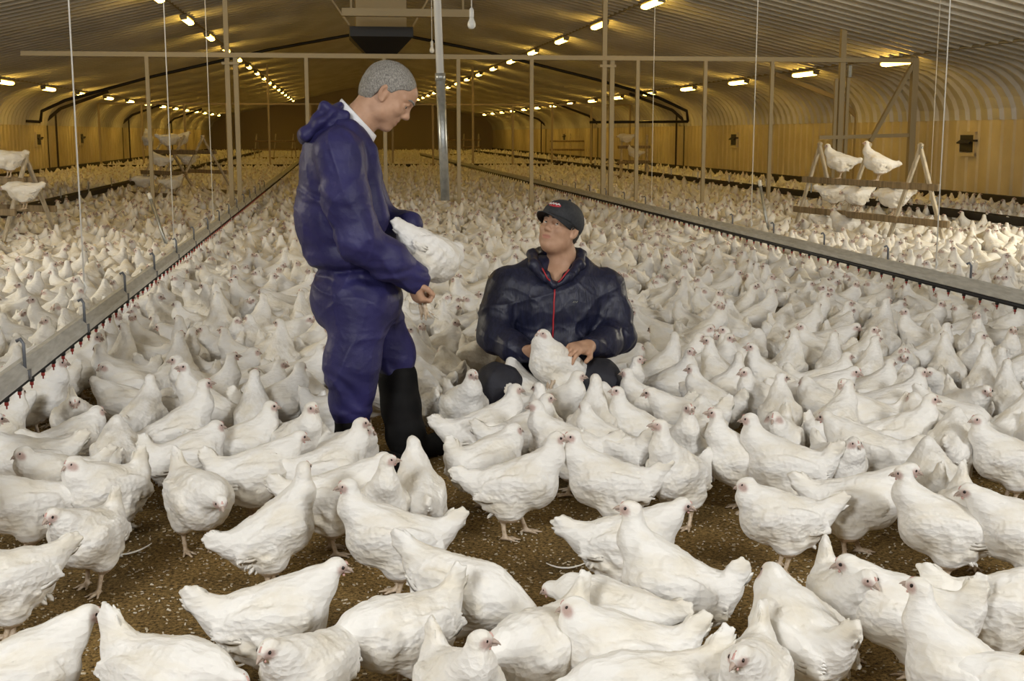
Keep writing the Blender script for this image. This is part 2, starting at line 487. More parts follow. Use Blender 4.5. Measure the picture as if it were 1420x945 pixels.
    if plain == 0:
        ph = rs.uniform(0, 6)
        def post(P, d):
            l = (P - bc) @ Rb
            # overlapping rows of feathers on back, breast and wings, loose fluff behind and below
            row = l[:, 0] * 46 + np.abs(l[:, 2]) * 9 + .8 * np.sin(l[:, 1] * 60 + ph) + .5 * np.sin(l[:, 2] * 75)
            sc = (row - np.floor(row))
            body = np.clip((.16 - np.abs(l[:, 0])) * 25, 0, 1) * np.clip((P[:, 2] - .10 - dz) * 25, 0, 1) * np.clip((.12 - l[:, 2]) * 30, 0, 1)
            d = d - .0042 * (sc - .5) * body
            fl = np.clip((-l[:, 0] + .02) * 12, 0, 1) * np.clip((.02 - l[:, 2]) * 25, 0, 1) * np.clip((P[:, 2] - .085 - dz) * 60, 0, 1)
            d = d - .0055 * waves(P, 6, .045, seed + 5) * fl
            return d - .0022 * waves(P, 5, .06, seed + 9) * np.clip((P[:, 2] - .095 - dz) * 60, 0, 1)
        s.post = post
    V, F = s.mesh(h, zmin=None)
    lv = (V - H) @ Rh
    q_ = np.sqrt(((lv[:, 0] - .0245) / .017) ** 2 + ((lv[:, 2] - .000) / .0155) ** 2)
    tint = .85 * np.clip((1.18 - q_) / .55, 0, 1) * (lv[:, 0] > 0)
    cen = V[F].mean(1)
    mi = np.zeros(len(F), int)
    l = (cen - H) @ Rh
    if plain < 2:
        sh = (cen[:, 2] < .088) & (np.abs(np.abs(cen[:, 1]) - .046) < .062) & (cen[:, 0] > -.09) & (cen[:, 0] < .10 + stride)
        if legpts:
            a_, b_, c_ = [np.array(q) for q in legpts]
            def seg(p, q, t0_=0.0):
                t = np.clip(((cen - p) @ (q - p)) / ((q - p) @ (q - p)), 0, 1)
                return np.sqrt(((cen - p - t[:, None] * (q - p)) ** 2).sum(1)) + (t < t0_) * 1.0
            sh = seg(b_, b_ + (c_ - b_) * 1.8, .22) < .045
            for y_ in (-1, 1):
                sh |= seg(a_ + (0, y_ * .022, 0), b_ + (0, y_ * .014, 0)) < .0125
                sh |= seg(b_ + (0, y_ * .014, 0), b_ + (c_ - b_) * .5 + (0, y_ * .014, 0)) < .0135
        if not sit: mi[sh] = 5
        VV, FF, MM = [V], [F], [mi]
        base = len(V)
        def join(v, f, m_):
            nonlocal base
            v = H + np.asarray(v) @ Rh.T
            VV.append(v); FF.append(np.asarray(f) + base); MM.append(np.full(len(f), m_)); base += len(v)
        for y_ in (-1, 1):                           # eyes
            ev, ef = bead(.0055, 8, 5)
            join(ev * np.array((1, .55, 1)) + np.array((.0235, y_ * .0183, .0065)), ef, 4)
        # beak: curved upper bill over a shorter lower one
        for rr in ([(.030, .002, .0090, .0085), (.041, .0005, .0072, .0068), (.051, -.0035, .0044, .0045), (.058, -.0095, .0012, .0015)],
                   [(.030, -.0085, .0066, .0040), (.041, -.0090, .0052, .0034), (.050, -.0098, .0020, .0016)]):
            bv, bf = [], []
            for (x_, z_, wy, wz) in rr:
                bv += [(x_, wy * math.cos(t), z_ + wz * math.sin(t)) for t in [math.pi * q / 4 for q in range(8)]]
            for i in range(len(rr) - 1):
                for q in range(8): bf.append((i * 8 + q, i * 8 + (q + 1) % 8, i * 8 + 8 + (q + 1) % 8, i * 8 + 8 + q))
            e_ = (len(rr) - 1) * 8
            bf += [(e_, e_ + 1, e_ + 2, e_ + 3), (e_ + 3, e_ + 4, e_ + 7, e_), (e_ + 4, e_ + 5, e_ + 6, e_ + 7)]
            join(bv, bf, 3)
        # comb: a low toothed blade, and two small wattles
        ch = rs.uniform(.2, .6)
        top = [(.040, .012), (.037, .020), (.031, .029), (.027, .026), (.021, .033), (.016, .029), (.009, .034), (.003, .029), (-.003, .027), (-.008, .018)]
        cv, cf = [], []
        for (x_, z_) in top:
            zt = .018 + (z_ - .018) * ch if z_ > .018 else z_
            cv += [(x_, -.0042, min(z_, .014)), (x_, -.0016, zt), (x_, .0016, zt), (x_, .0042, min(z_, .014))]
        for i in range(len(top) - 1):
            for q in range(3): cf.append((i * 4 + q, i * 4 + 4 + q, i * 4 + 5 + q, i * 4 + q + 1))
        join(cv, cf, 2)
        for y_ in (-1, 1):
            ev, ef = bead(.0052, 6, 4)
            join(ev * np.array((.8, .55, 1.5 * ch)) + np.array((.031, y_ * .0065, -.0165)), ef, 2)
        if plain == 0:
            fv, ff = ragged_feathers(B, t0, ta, w, rs)
            VV.append(fv); FF.append(ff + base); MM.append(np.zeros(len(ff), int)); base += len(fv)
        V, F, mi = np.concatenate(VV), np.concatenate(FF), np.concatenate(MM)
    t_ = np.zeros(len(V)); t_[:len(tint)] = tint
    return V, F, mi, t_

def bead(r, n, k):
    V, F = [], []
    for i in range(k + 1):
        a = math.pi * i / k
        for j in range(n): V.append((r * math.sin(a) * math.cos(2 * math.pi * j / n), r * math.sin(a) * math.sin(2 * math.pi * j / n), r * math.cos(a)))
    for i in range(k):
        for j in range(n): F.append((i * n + j, (i + 1) * n + j, (i + 1) * n + (j + 1) % n, i * n + (j + 1) % n))
    return np.array(V), np.array(F)

def leaf(p, d, nrm, L, W):
    """one small feather: a thin cupped blade with a little thickness"""
    d = d / np.linalg.norm(d); x = np.cross(d, nrm); x /= np.linalg.norm(x); nrm = np.cross(x, d)
    V, F = [], []
    for t, wd in ((0, .35), (.35, 1.0), (.7, .85), (.9, .42), (1.0, .06)):
        c = p + d * L * t - nrm * (.12 * L * t * t)
        V += [c - x * W * wd - nrm * .0012, c + nrm * .0014, c + x * W * wd - nrm * .0012, c - nrm * .003]
    for i in range(4):
        for j in range(4): F.append((i * 4 + j, i * 4 + (j + 1) % 4, i * 4 + 4 + (j + 1) % 4, i * 4 + 4 + j))
    F += [(3, 2, 1, 0), (16, 17, 18, 19)]
    return V, F

def ragged_feathers(B, t0, ta, w, rs):
    V, F = [], []
    def put(p, d, nrm, L, W):
        v, f = leaf(np.array(p), np.array(d, float), np.array(nrm, float), L, W)
        b = len(V); V.extend(v); F.extend([tuple(i + b for i in q) for q in f])
    for y_ in (-1, 1):                               # tail fan
        for q in range(6):
            a = ta + R(-15 + q * 6 + rs.uniform(-2, 2)); dd = np.array((-math.cos(a), y_ * rs.uniform(.0, .07), math.sin(a)))
            put(t0 + dd * .050 + np.array((0, y_ * .006, 0)), dd, (0, y_, 0), rs.uniform(.076, .092) - abs(q - 2.5) * .009, .0135)
        for q in range(5):                           # wing tips
            put(B(-.070 - q * .004, y_ * .080 * w, .034 - q * .013), np.array(B(-.185, y_ * .047 * w, .034 - q * .006)) - np.array(B(-.085, y_ * .078 * w, .03 - q * .013)), (0, y_, .2), rs.uniform(.078, .095), .013)
        for q in range(11):                          # loose tufts of rump, flank and vent
            x = rs.uniform(-.115, .01); z = rs.uniform(-.075, -.015)
            put(B(x, y_ * rs.uniform(.030, .058) * w, z), (-.8, y_ * .10, rs.uniform(-1.3, -.5)), (0, y_, -.2), rs.uniform(.026, .040), .0095)
    return np.array(V), np.array(F)

HEN_CACHE = {}
def hen_data(**kw):
    key = tuple(sorted(kw.items()))
    if key not in HEN_CACHE:
        HEN_CACHE[key] = [*hen_mesh(**kw), None]
    return key

def hen_object(key, loc, heading, scale=1.0, mirror=False):
    V, F, mi, tint, me = HEN_CACHE[key]
    if me is None:
        o = mesh_obj('hen', V, F, HEN_MATS, None, True, mi)
        at = o.data.attributes.new('bare_skin', 'FLOAT', 'POINT'); at.data.foreach_set('value', tint.astype(np.float32))
        HEN_CACHE[key][4] = o.data
    else:
        o = bpy.data.objects.new('hen', me); C.objects.link(o)
    o.location = loc; o.rotation_euler = (0, 0, heading); o.scale = (scale, scale, scale)
    return o

# ------------------------------------------------------------------ the house: floor, ribbed roof and walls
XC, HALF = 1.28, 10.4
Y0, Y1 = -8.0, 93.0
XL, XR = XC - HALF, XC + HALF
def roof_z(x): return 4.70 - .227 * abs(x - XC)

def struct(o): o['kind'] = 'structure'; return o

struct(mesh_obj('floor', [(XL - .1, Y0, 0), (XR + .1, Y0, 0), (XR + .1, Y1, 0), (XL - .1, Y1, 0)], [(0, 1, 2, 3)], M['litter'], None, False))

def ribbed(name, prof, m, rib, pitch, closed=False):
    """sheet with trapezoid ribs that run along PROF [(x, z, nx, nz)], extruded along Y"""
    ys, hs = [], []
    y = Y0
    while y < Y1:
        for f, hh in ((0, 0), (.62, 0), (.72, 1), (.90, 1)):
            ys.append(y + pitch * f); hs.append(rib * hh)
        y += pitch
    ys, hs = np.array(ys), np.array(hs)
    V = []
    for (x, z, nx, nz) in prof:
        V.append(np.stack([x + nx * hs, ys, z + nz * hs], 1))
    n = len(ys); V = np.concatenate(V)
    i = np.arange(len(prof) - 1)[:, None] * n; j = np.arange(n - 1)[None, :]
    F = np.stack([i + j, i + j + 1, i + j + 1 + n, i + j + n], -1).reshape(-1, 4)
    return struct(mesh_obj(name, V, F, m, None, False))

roofp = []
ns = Vector((.227, 1)).normalized()
for u in (-9.0, -6, -3, -.02, .02, 3, 6, 9.0):                 # inward normals point down
    sgn = 1 if u > 0 else -1
    roofp.append((XC + u, 4.70 - .227 * abs(u), -ns[0] * sgn, -ns[1]))
def haunch(sgn):
    out = []
    for t in np.linspace(0, 1, 8):
        a = t * (math.pi / 2 - .223)
        r = 1.02
        # quarter turn from the roof pitch to the upright wall
        x0, z0 = 9.0, 4.70 - .227 * 9.0
        x = x0 + r * 1.35 * (math.sin(.223 + a) - math.sin(.223)); z = z0 - r * (math.cos(.223) - math.cos(.223 + a))
        out.append((XC + sgn * x, z, -sgn * math.sin(.223 + a), -math.cos(.223 + a)))
    return out
hr, hl = haunch(1), haunch(-1)
WR, WL = hr[-1][0], hl[-1][0]
ribbed('ceiling', hl[::-1][:-1] + roofp + hr[1:], M['roof'], .065, .40)
ribbed('wall_right', [(WR, hr[-1][1], -1, 0), (WR, 0, -1, 0)], M['wall'], .030, .40)
ribbed('wall_left', [(WL, hl[-1][1], 1, 0), (WL, 0, 1, 0)], M['wall'], .030, .40)
struct(mesh_obj('wall_back', [(WL, Y1 - .3, 0), (WR, Y1 - .3, 0), (WR, Y1 - .3, 2.6), (XC, Y1 - .3, 4.8), (WL, Y1 - .3, 2.6)], [(0, 1, 2, 3, 4)], M['end_wall'], None, False))
for nm, x, s in (('baseboard_left', WL, 1), ('baseboard_right', WR, -1)):
    b = MB(); b.box((x + s * .05, (Y0 + Y1) / 2, .17), (.05, (Y1 - Y0) / 2, .17)); b.box((x + s * .055, (Y0 + Y1) / 2, .36), (.055, (Y1 - Y0) / 2, .02))
    struct(b.build(nm, M['dark']))

# portal frames: a rolled rib against each wall, up the haunch and under the roof
for q, y in enumerate((27.0, 41.0, 55.0, 69.0)):
    pts = []
    for sgn in (1, -1):
        leg = [(XC + sgn * (HALF - .30), y, .30), (XC + sgn * (HALF - .30), y, 1.80), (XC + sgn * (HALF - .75), y, 2.18), (XC + sgn * (HALF - 2.2), y, roof_z(XC + HALF - 2.2) - .14)]
        pts.append(leg)
    b = MB(); 
    for pth in pts:
        for a, c in zip(pth[:-1], pth[1:]): b.bar(a, c, .09, .07, up=(0, 1, 0))
    for sgn in (1, -1): b.box((XC + sgn * (HALF - .22), y, .32), (.20, .10, .06)); b.bar((XC + sgn * (HALF - .60), y, 0.3), (XC + sgn * (HALF - .60), y, 2.05), .05, .05)
    for sgn in (1, -1): b.bar((XC + sgn * (HALF - .3), y, .0), (XC + sgn * (HALF - .3), y, .32), .09, .09)
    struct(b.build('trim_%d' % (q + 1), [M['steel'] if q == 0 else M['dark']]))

# ------------------------------------------------------------------ the open partition across the house
YP = 20.0
def px_x(px, Y): return at_y(px, 185, Y).x
part = empty('partition_screen', (XC, YP, 0), 0, 'tan steel post-and-beam screen across the house with a low dark kick board', 'partition')
def pchild(b, name, m, smooth=False):
    return b.build(name, m, part, smooth, origin=(XC, YP, 0))
ZB = 2.60
b = MB(); b.bar((px_x(36, YP), YP, ZB), (px_x(1268, YP), YP, ZB), .07, .07); pchild(b, 'tie_beam', M['steel'])
for px in (208, 427, 534, 636, 737, 883, 976, 1068):
    b = MB(); x = px_x(px, YP); b.bar((x, YP, 0), (x, YP, ZB), .055, .055, up=(0, 1, 0)); pchild(b, 'post', M['steel'])
for px, dx in ((318, .10), (838, .10)):                          # twin bearing posts up to the roof
    for k in (0, 1):
        b = MB(); x = px_x(px, YP) + k * dx * 1.25; top = roof_z(x) if k == (0 if px < 500 else 0) else ZB
        b.bar((x, YP + .06, 0), (x, YP + .06, top), .07, .07, up=(0, 1, 0))
        if k == 0: b.box((x + .05, YP + .06, ZB - .12), (.13, .06, .02))
        pchild(b, 'bearing_post', M['steel'])
x = px_x(1166, YP)
b = MB(); b.bar((x, YP + .06, .95), (x, YP + .06, roof_z(x)), .085, .085, up=(0, 1, 0)); b.bar((x + .11, YP + .06, .0), (x + .11, YP + .06, 2.35), .05, .05, up=(0, 1, 0)); b.bar((x - .09, YP + .06, .0), (x - .09, YP + .06, 2.30), .05, .05, up=(0, 1, 0)); pchild(b, 'gate_post', M['steel'])
b = MB(); b.box((x + .10, YP - .02, 2.42), (.03, .03, .10), bev=.01); pchild(b, 'gate_bracket', M['galv'])
x2 = px_x(1264, YP)
b = MB(); b.bar((x2, YP, 0), (x2, YP, ZB), .10, .10, up=(0, 1, 0)); pchild(b, 'end_post', M['steel'])
b = MB(); b.bar((x2 - .03, YP, ZB - .05), (px_x(1207, YP), YP, 1.30), .08, .06); b.bar((px_x(1136, YP), YP, 1.36), (x2, YP, 1.40), .04, .06); pchild(b, 'brace', M['steel'])
b = MB(); b.box(((px_x(-40, YP) + px_x(1268, YP)) / 2, YP, .11), ((px_x(1268, YP) - px_x(-40, YP)) / 2, .02, .11)); pchild(b, 'kick_board', M['dark'])

b = MB(); YB = 46.0
b.box((XC, YB, .17), (HALF - .5, .03, .17)); 
bk = empty('partition_screen', (XC, YB, 0), 0, 'dim far cross partition with dark kick board beyond the steel screen', 'partition')
b.build('kick_board', M['dark'], bk, False, (XC, YB, 0))
b = MB(); b.bar((XL + .7, YB, 2.45), (XR - .7, YB, 2.45), .06, .06); b.build('tie_beam', M['steel'], bk, False, (XC, YB, 0))
for k in range(14):
    x = XL + 1.0 + k * (2 * HALF - 2) / 13
    b = MB(); b.bar((x, YB, 0), (x, YB, 2.45 if k not in (4, 9) else roof_z(x)), .07, .07, up=(0, 1, 0)); b.build('post', M['steel'], bk, False, (XC, YB, 0))

# ------------------------------------------------------------------ lamps
def make_lamp():
    t = empty('batten_lamp')
    b = MB(); b.box((0, 0, .05), (.075, .63, .022), bev=.012); b.box((0, .35, .10), (.012, .012, .035)); b.box((0, -.35, .10), (.012, .012, .035)); b.build('housing', M['bronze'], t)
    b = MB(); b.box((0, 0, -.002), (.062, .60, .034), bev=.022); b.build('diffuser', M['lamp'], t)
    for s in (-1, 1):
        b = MB(); b.box((0, s * .615, .005), (.066, .022, .036), bev=.012); b.build('end_cap', M['bronze'], t)
    return t
lamp0 = make_lamp()
rows = [('inner row beside the ridge nearer the standing man', -4.12, 3.66, range(-2, 16)), ('inner row over the crouching man', 4.12, 3.66, range(-2, 16)),
        ('outer row along the wall behind the standing man', -8.9 + .2, 2.62, range(2, 15)), ('outer row above the timber roosts', 8.7 - .3, 2.62, range(0, 15))]
first = True
for lab, off, z, ks in rows:
    for k in ks:
        y = 21.7 + 4.45 * k + (-.4 if abs(off) > 6 and off > 0 else 0)
        o = lamp0 if first else copy_tree(lamp0); first = False
        sl = -math.atan(.227) * (1 if off > 0 else -1)
        o.location = (XC + off, y, roof_z(XC + off) - .155); o.rotation_euler = (0, -sl * .6, 0)
        tag(o, 'glowing batten lamp of the ' + lab, 'lamp', 'lamps of the ' + lab)
# conduit that carries each row
for lab, off in (('inner row beside the standing man', -4.12), ('inner row over the crouching man', 4.12), ('outer row over the roosts', 8.4), ('outer row behind the standing man', -8.7)):
    b = MB(); x = XC + off; b.tube([(x, 1.5, roof_z(x) - .05), (x, 88, roof_z(x) - .05)], .022, 6)
    tag(b.build('lamp_conduit', M['bronze'], None, True), 'thin dark conduit under the roof carrying the ' + lab, 'conduit')

# the dark water pipe that follows the roof over the house
b = MB(); yy = 38.0
b.tube([(XC - 9.6, yy, 1.75), (XC - 9.55, yy, 2.05), (XC - 8.9, yy, 2.35), (XC - 6.5, yy, 3.02), (XC - 3.2, yy, 3.80), (XC, yy, 4.40), (XC + 3.2, yy, 3.80), (XC + 6.5, yy, 3.02), (XC + 8.4, yy, 2.50), (XC + 9.3, yy, 2.10), (XC + 9.35, yy, 1.78)], .045, 8)
b.tube([(XC + 9.35, yy, 1.78), (XC + 6.3, yy, 1.76)], .04, 8); b.tube([(XC - 9.6, yy, 1.75), (XC - 10.2, yy, 1.78)], .04, 8)
tag(b.build('water_pipe', M['black'], None, True), 'black pipe following the roof line across the house and down both walls', 'pipe')

# ------------------------------------------------------------------ ventilation box under the ridge, wall inlets
vb = empty('ventilation_hood', (.55, 24.0, 3.3), 0, 'dark square ventilation hood hanging under the ridge above the standing man', 'ventilation hood')
b = MB()
cx, cyv = at_y(528, 60, 24).x, 24.0
zt, zb = at_y(528, 40, 24).z, at_y(528, 78, 24).z
hw = (at_y(572, 60, 24).x - at_y(486, 60, 24).x) / 2
top = [(cx - hw, cyv - .5, zt), (cx + hw, cyv - .5, zt), (cx + hw, cyv + .5, zt), (cx - hw, cyv + .5, zt)]
mid_ = [(x, y, zt - (zt - zb) * .35) for x, y, z in top]
bot = [(cx + (x - cx) * .45, cyv + (y - cyv) * .6, zb) for x, y, z in top]
b.add(top + mid_ + bot, [(0, 1, 5, 4), (1, 2, 6, 5), (2, 3, 7, 6), (3, 0, 4, 7), (4, 5, 9, 8), (5, 6, 10, 9), (6, 7, 11, 10), (7, 4, 8, 11), (8, 9, 10, 11), (3, 2, 1, 0)])
b.build('hopper', M['black'], vb, False, (.55, 24, 3.3))
b = MB(); b.box((cx, cyv, (zt + roof_z(cx)) / 2), (hw * .8, .42, (roof_z(cx) - zt) / 2 + .02)); b.build('duct', M['steel'], vb, False, (.55, 24, 3.3))
for s in (-1, 1):
    b = MB(); b.bar((cx + s * hw, cyv - .45, zt + .02), (cx + s * hw * 2.2, cyv - .45, roof_z(cx + s * hw * 2.2)), .03, .03); b.build('hanger', M['steel'], vb, False, (.55, 24, 3.3))
b = MB()
fb = at_y(565, 18, 21); b.box((fb.x, 21, fb.z), (1.05, .08, .06)); 
for s in (-1, 1): b.bar((fb.x + s * .9, 21, fb.z), (fb.x + s * .9, 21, roof_z(fb.x + s * .9)), .03, .03)
tag(b.build('cross_beam', M['steel']), 'pale steel cross beam under the ridge in front of the ventilation hood', 'beam')

def make_inlet():
    t = empty('wall_inlet')
    b = MB()
    for s in (-1, 1): b.box((.02, s * .28, 0), (.03, .03, .21)); b.box((.02, 0, s * .19), (.03, .31, .03))
    b.build('frame', M['wall'], t)
    b = MB(); b.box((.03, 0, .01), (.012, .25, .15)); b.box((.07, -.02, .04), (.05, .23, .012), Matrix.Rotation(R(35), 3, 'Y')); b.build('flap', M['black'], t)
    b = MB(); b.box((.06, .31, .06), (.05, .03, .02)); b.build('lever', M['dark'], t)
    return t
inl = make_inlet(); first = True
for side, xs, ys, lab in ((-1, WR, (21.8, 35.5, 49, 63), 'black air inlet in the wall behind the timber roosts'), (1, WL, (39.5, 46, 60), 'black air inlet in the wall behind the standing man')):
    for q, y in enumerate(ys):
        o = inl if first else copy_tree(inl); first = False
        o.location = (xs + side * .025, y, 1.24); o.rotation_euler = (0, 0, 0 if side > 0 else math.pi)
        extra = [', closest to camera', ', second along', ', third along', ', last along'][q]
        tag(o, lab + extra, 'air inlet', 'wall air inlets')

# ------------------------------------------------------------------ drinker lines: rail, pipe, nipples, hooks
DZ = .45
M['hook'] = mat('dull_zinc', (.16, .17, .19), .5, .5)
def drinker(x, y0, y1, label, near=True):
    t = empty('drinker_line', (x, y0, 0), 0, label, 'drinker line')
    o0 = (x, y0, 0)
    b = MB(); prof = [(-.045, .020), (-.045, .052), (-.012, .085), (.012, .085), (.045, .052), (.045, .020), (.030, .012), (-.030, .012)]
    V = [(x + u, y, DZ + w) for y in (y0, y1) for u, w in prof]; n = len(prof)
    b.add(V, [(k, k + n, (k + 1) % n + n, (k + 1) % n) for k in range(n)] + [tuple(range(n)), tuple(range(2 * n - 1, n - 1, -1))])
    b.build('rail', M['alu'], t, False, o0)
    b = MB(); b.tube([(x, y0, DZ - .006), (x, y1, DZ - .006)], .016, 8); b.build('water_tube', M['black'], t, True, o0)
    y = y0 + .12; k = 0
    while y < y1 and k < 95:
        b = MB()
        b.lathe([(.012, 0), (.012, -.018), (.008, -.022)], (x, y, DZ - .012), 7, 1); b.lathe([(.008, -.020), (.008, -.036), (.003, -.038), (.003, -.050)], (x, y, DZ - .012), 7, 0)
        b.build('nipple', [M['red'], M['black']], t, True, o0)
        y += .205; k += 1
    if y < y1:
        b = MB()
        while y < y1:
            b.lathe([(.013, 0), (.013, -.022), (.008, -.045)], (x, y, DZ - .012), 4); y += .41
        tag(b.build('nipple', M['black'], t, False, o0), kind='stuff')
    y = y0 + .32
    for k in range(16):
        if y > y1: break
        b = MB(); b.tube([(x + .030, y, DZ + .05), (x + .030, y, DZ + .16), (x + .018, y + .004, DZ + .178), (x + .002, y + .006, DZ + .17)], .0075, 6); b.box((x + .046, y, DZ + .036), (.004, .018, .020))
        b.build('hanger_hook', M['hook'], t, True, o0)
        y += 1.22
    return t
def line_y(x, px): return abs(x) * FPX / abs(px - 466) * 1.0
drinker(-1.27, 3.6, 60, 'grey nipple drinker rail running past the standing man\'s back')
drinker(3.90, 5.9, 60, 'grey nipple drinker rail running between the crouching man and the timber roosts')
def trough(x, y0, y1, label):
    t = empty('feed_trough', (x, y0, 0), 0, label, 'feed trough')
    b = MB(); V = [(x + u, y, w) for y in (y0, y1) for u, w in ((-.10, .40), (-.06, .30), (.06, .30), (.10, .40), (.085, .40), (.05, .315), (-.05, .315), (-.085, .40))]
    b.add(V, [(k, k + 8, (k + 1) % 8 + 8, (k + 1) % 8) for k in range(8)] + [tuple(range(8)), tuple(range(15, 7, -1))])
    b.build('channel', M['dark'], t, False, (x, y0, 0))
    y = y0 + .5; k = 0
    while y < y1:
        b = MB(); b.tube([(x, y, 0), (x, y, .55)], .014, 6); b.box((x, y, .012), (.07, .07, .012)); b.build('stand', M['galv'], t, False, (x, y0, 0)); y += 2.4
        k += 1
        if k > 28: break
trough(8.35, 14.0, 78, 'dark feed trough on stands beyond the timber roosts beside the ribbed wall')
trough(-4.5, 16.4, 78, 'dark feed trough on stands behind the standing man near the far wall')

# cords from the roof down to the lines
def cord(x, y, z0, label, r=.0055, dx=0.0):
    r *= .72
    b = MB(); zt = roof_z(x) + .0
    b.tube([(x + dx, y, zt), (x, y, z0)], r, 6); b.tube([(x, y, z0 + .06), (x + .012, y, z0 + .03), (x, y, z0)], r * 1.5, 6)
    tag(b.build('suspension_cord', M['cord'], None, True), label, 'cord')
cord(-1.27, line_y(-1.27, 126), DZ + .185, 'white cord to the drinker rail behind the standing man, the closest to the camera', .006)
cord(-1.27, line_y(-1.27, 246), DZ + .10, 'white cord to the drinker rail behind the standing man, second along', .0055)
cord(-1.27, line_y(-1.27, 299), DZ + .10, 'white cord to the drinker rail behind the standing man, third and faintest', .0055)
cord(3.90, line_y(3.9, 1337), DZ + .10, 'white cord rising beside the timber roosts toward the wall', .0055)
cord(3.90, line_y(3.9, 1053), DZ + .10, 'white cord to the drinker rail, between the crouching man and the roosts', .0055)
cord(3.90, line_y(3.9, 906), DZ + .10, 'thin white cord to the drinker rail just past the crouching man', .0055)
p = at_y(1290, 260, 16.0); cord(p.x, 16.0, .55, 'thin cord hanging behind the end frame of the timber roost', .006)

# leaning stakes with pale caps beside the lines
def stake(p0, p1, r, label):
    t = empty('stake', p0, 0, label, 'stake')
    b = MB(); b.tube([p0, Vector(p0).lerp(Vector(p1), .93)], r, 8); b.build('shaft', M['galv'], t, True, p0)
    b = MB(); b.tube([Vector(p0).lerp(Vector(p1), .92), p1], r * 1.25, 8); b.build('cap', M['white_pl'], t, True, p0)
g = on_z(242, 372, .0); y_ = g.y
stake((g.x, y_, 0), at_y(206, 268, y_ + .15), .017, 'grey stake with a white cap leaning beside the rail behind the standing man')
g = on_z(1071, 352, .0)
stake((g.x, g.y, 0), at_y(1053, 250, g.y + .1), .019, 'pale stake leaning beside the drinker rail before the timber roosts')

# drop pipe and the two bare bulbs
dp = empty('drop_pipe', (0, 10, 0), 0, 'tall hanging feed pipe, white above and grey below, between the two men', 'feed pipe')
YD = 10.0
a0 = at_y(604, -60, YD); a1 = at_y(611, 118, YD); a2 = at_y(617.5, 278, YD)
d_ = (a0 - a1).normalized(); a00 = a1 + d_ * ((roof_z(a1.x) - a1.z) / d_.z)
dp.location = a2
b = MB(); b.tube([a1, a00], .030, 12); b.build('upper_tube', M['white_pl'], dp, True, a2)
b = MB(); b.tube([a2, a1 + d_ * .05], .036, 12); b.build('lower_tube', M['galv'], dp, True, a2)
b = MB(); b.tube([a1 + d_ * .03, a1 + d_ * .09], .041, 12); b.build('collar', M['galv'], dp, True, a2)
def bulb(px, py, Y, r, label):
    p = at_y(px, py, Y); t = empty('bare_bulb', p, 0, label, 'bulb')
    b = MB(); b.lathe([(.002, -.032), (.016, -.029), (.027, -.016), (.030, 0), (.027, .014), (.017, .036), (.0145, .05)], (0, 0, 0), 16); g_ = b.build('glass', M['glass'], t, True)
    b = MB(); b.lathe([(.0150, .048), (.0165, .055), (.0165, .10), (.010, .112), (.005, .118)], (0, 0, 0), 12); h_ = b.build('socket', M['white_pl'], t, True)
    b = MB(); b.tube([(0, 0, .11), (0, 0, roof_z(p.x) - p.z)], .0045, 6); b.build('flex', M['cord'], t, True)
    return t
bulb(654, 34, 9.2, 1, 'bare white bulb hanging on a flex just beyond the feed pipe, the larger of two')
bulb(599, 70, 15.5, 1, 'small bare bulb hanging on a flex close behind the feed pipe')

# ------------------------------------------------------------------ timber roosts
def roost(A0, A1, B0, B1, ztop, label, rails=(.20, .50, .79), far=False, ends=(0, .52, 1)):
    """two leaning ladders, feet A0..A1 in front and B0..B1 behind, meeting at ztop"""
    A0, A1, B0, B1 = [Vector(v) for v in (A0, A1, B0, B1)]
    t = empty('timber_roost', (A0 + A1 + B0 + B1) / 4, 0, label, 'roost'); o0 = tuple((A0 + A1 + B0 + B1) / 4)
    T0 = (A0 + B0) / 2 + Vector((0, 0, ztop)); T1 = (A1 + B1) / 2 + Vector((0, 0, ztop))
    for (P0, P1, s) in ((A0, A1, 0), (B0, B1, 1)):
        nrm = (P1 - P0).normalized()
        for e in ends:
            f, tp = P0.lerp(P1, e), T0.lerp(T1, e)
            if s == 1 and e not in (0, 1): continue
            b = MB(); b.bar(f, tp + (tp - f).normalized() * .05, .036, .048, up=nrm, bev=.006); b.build('leg', M['pale_wood'], t, False, o0)
        for fr in rails:
            a = P0.lerp(T0, fr); c = P1.lerp(T1, fr); ex = (c - a).normalized() * .10
            out = ((A0 + A1) / 2 - (B0 + B1) / 2).normalized() * (.05 if s == 0 else -.05)
            b = MB(); b.bar(a - ex + out, c + ex + out, .045, .075, bev=.006); b.build('rail', M['wood'], t, False, o0)
    if not far:
        b = MB(); b.tube([T1 + Vector((0, -.045, .0)), T1 + Vector((0, .045, 0))], .012, 8); b.build('bolt', M['galv'], t, True, o0)
    return (A0, A1, B0, B1, ztop)
gA0, gA1, gB1 = on_z(1095, 340), on_z(1222, 360), on_z(1318, 374)
gB0 = gA0 + (gB1 - gA1)
mid_ = (gA1 + gB1) / 2
zt = at_y(1278, 205, mid_.y).z
ROOST = roost(gA0, gA1, gB0, gB1, zt, 'timber A-frame roost with white hens on its rails beside the drinker rail', rails=(.08, .37, .67))
ROOST_A = ROOST
g0, g1 = on_z(178, 288), on_z(232, 292)
ROOST_D = roost(g0, g1, g0 + Vector((1.25, 1.5, 0)), g1 + Vector((1.25, 1.5, 0)), 1.35, 'dim timber roost crowded with hens seen behind the capped stake', far=True)
g0, g1 = on_z(700, 222), on_z(735, 222)
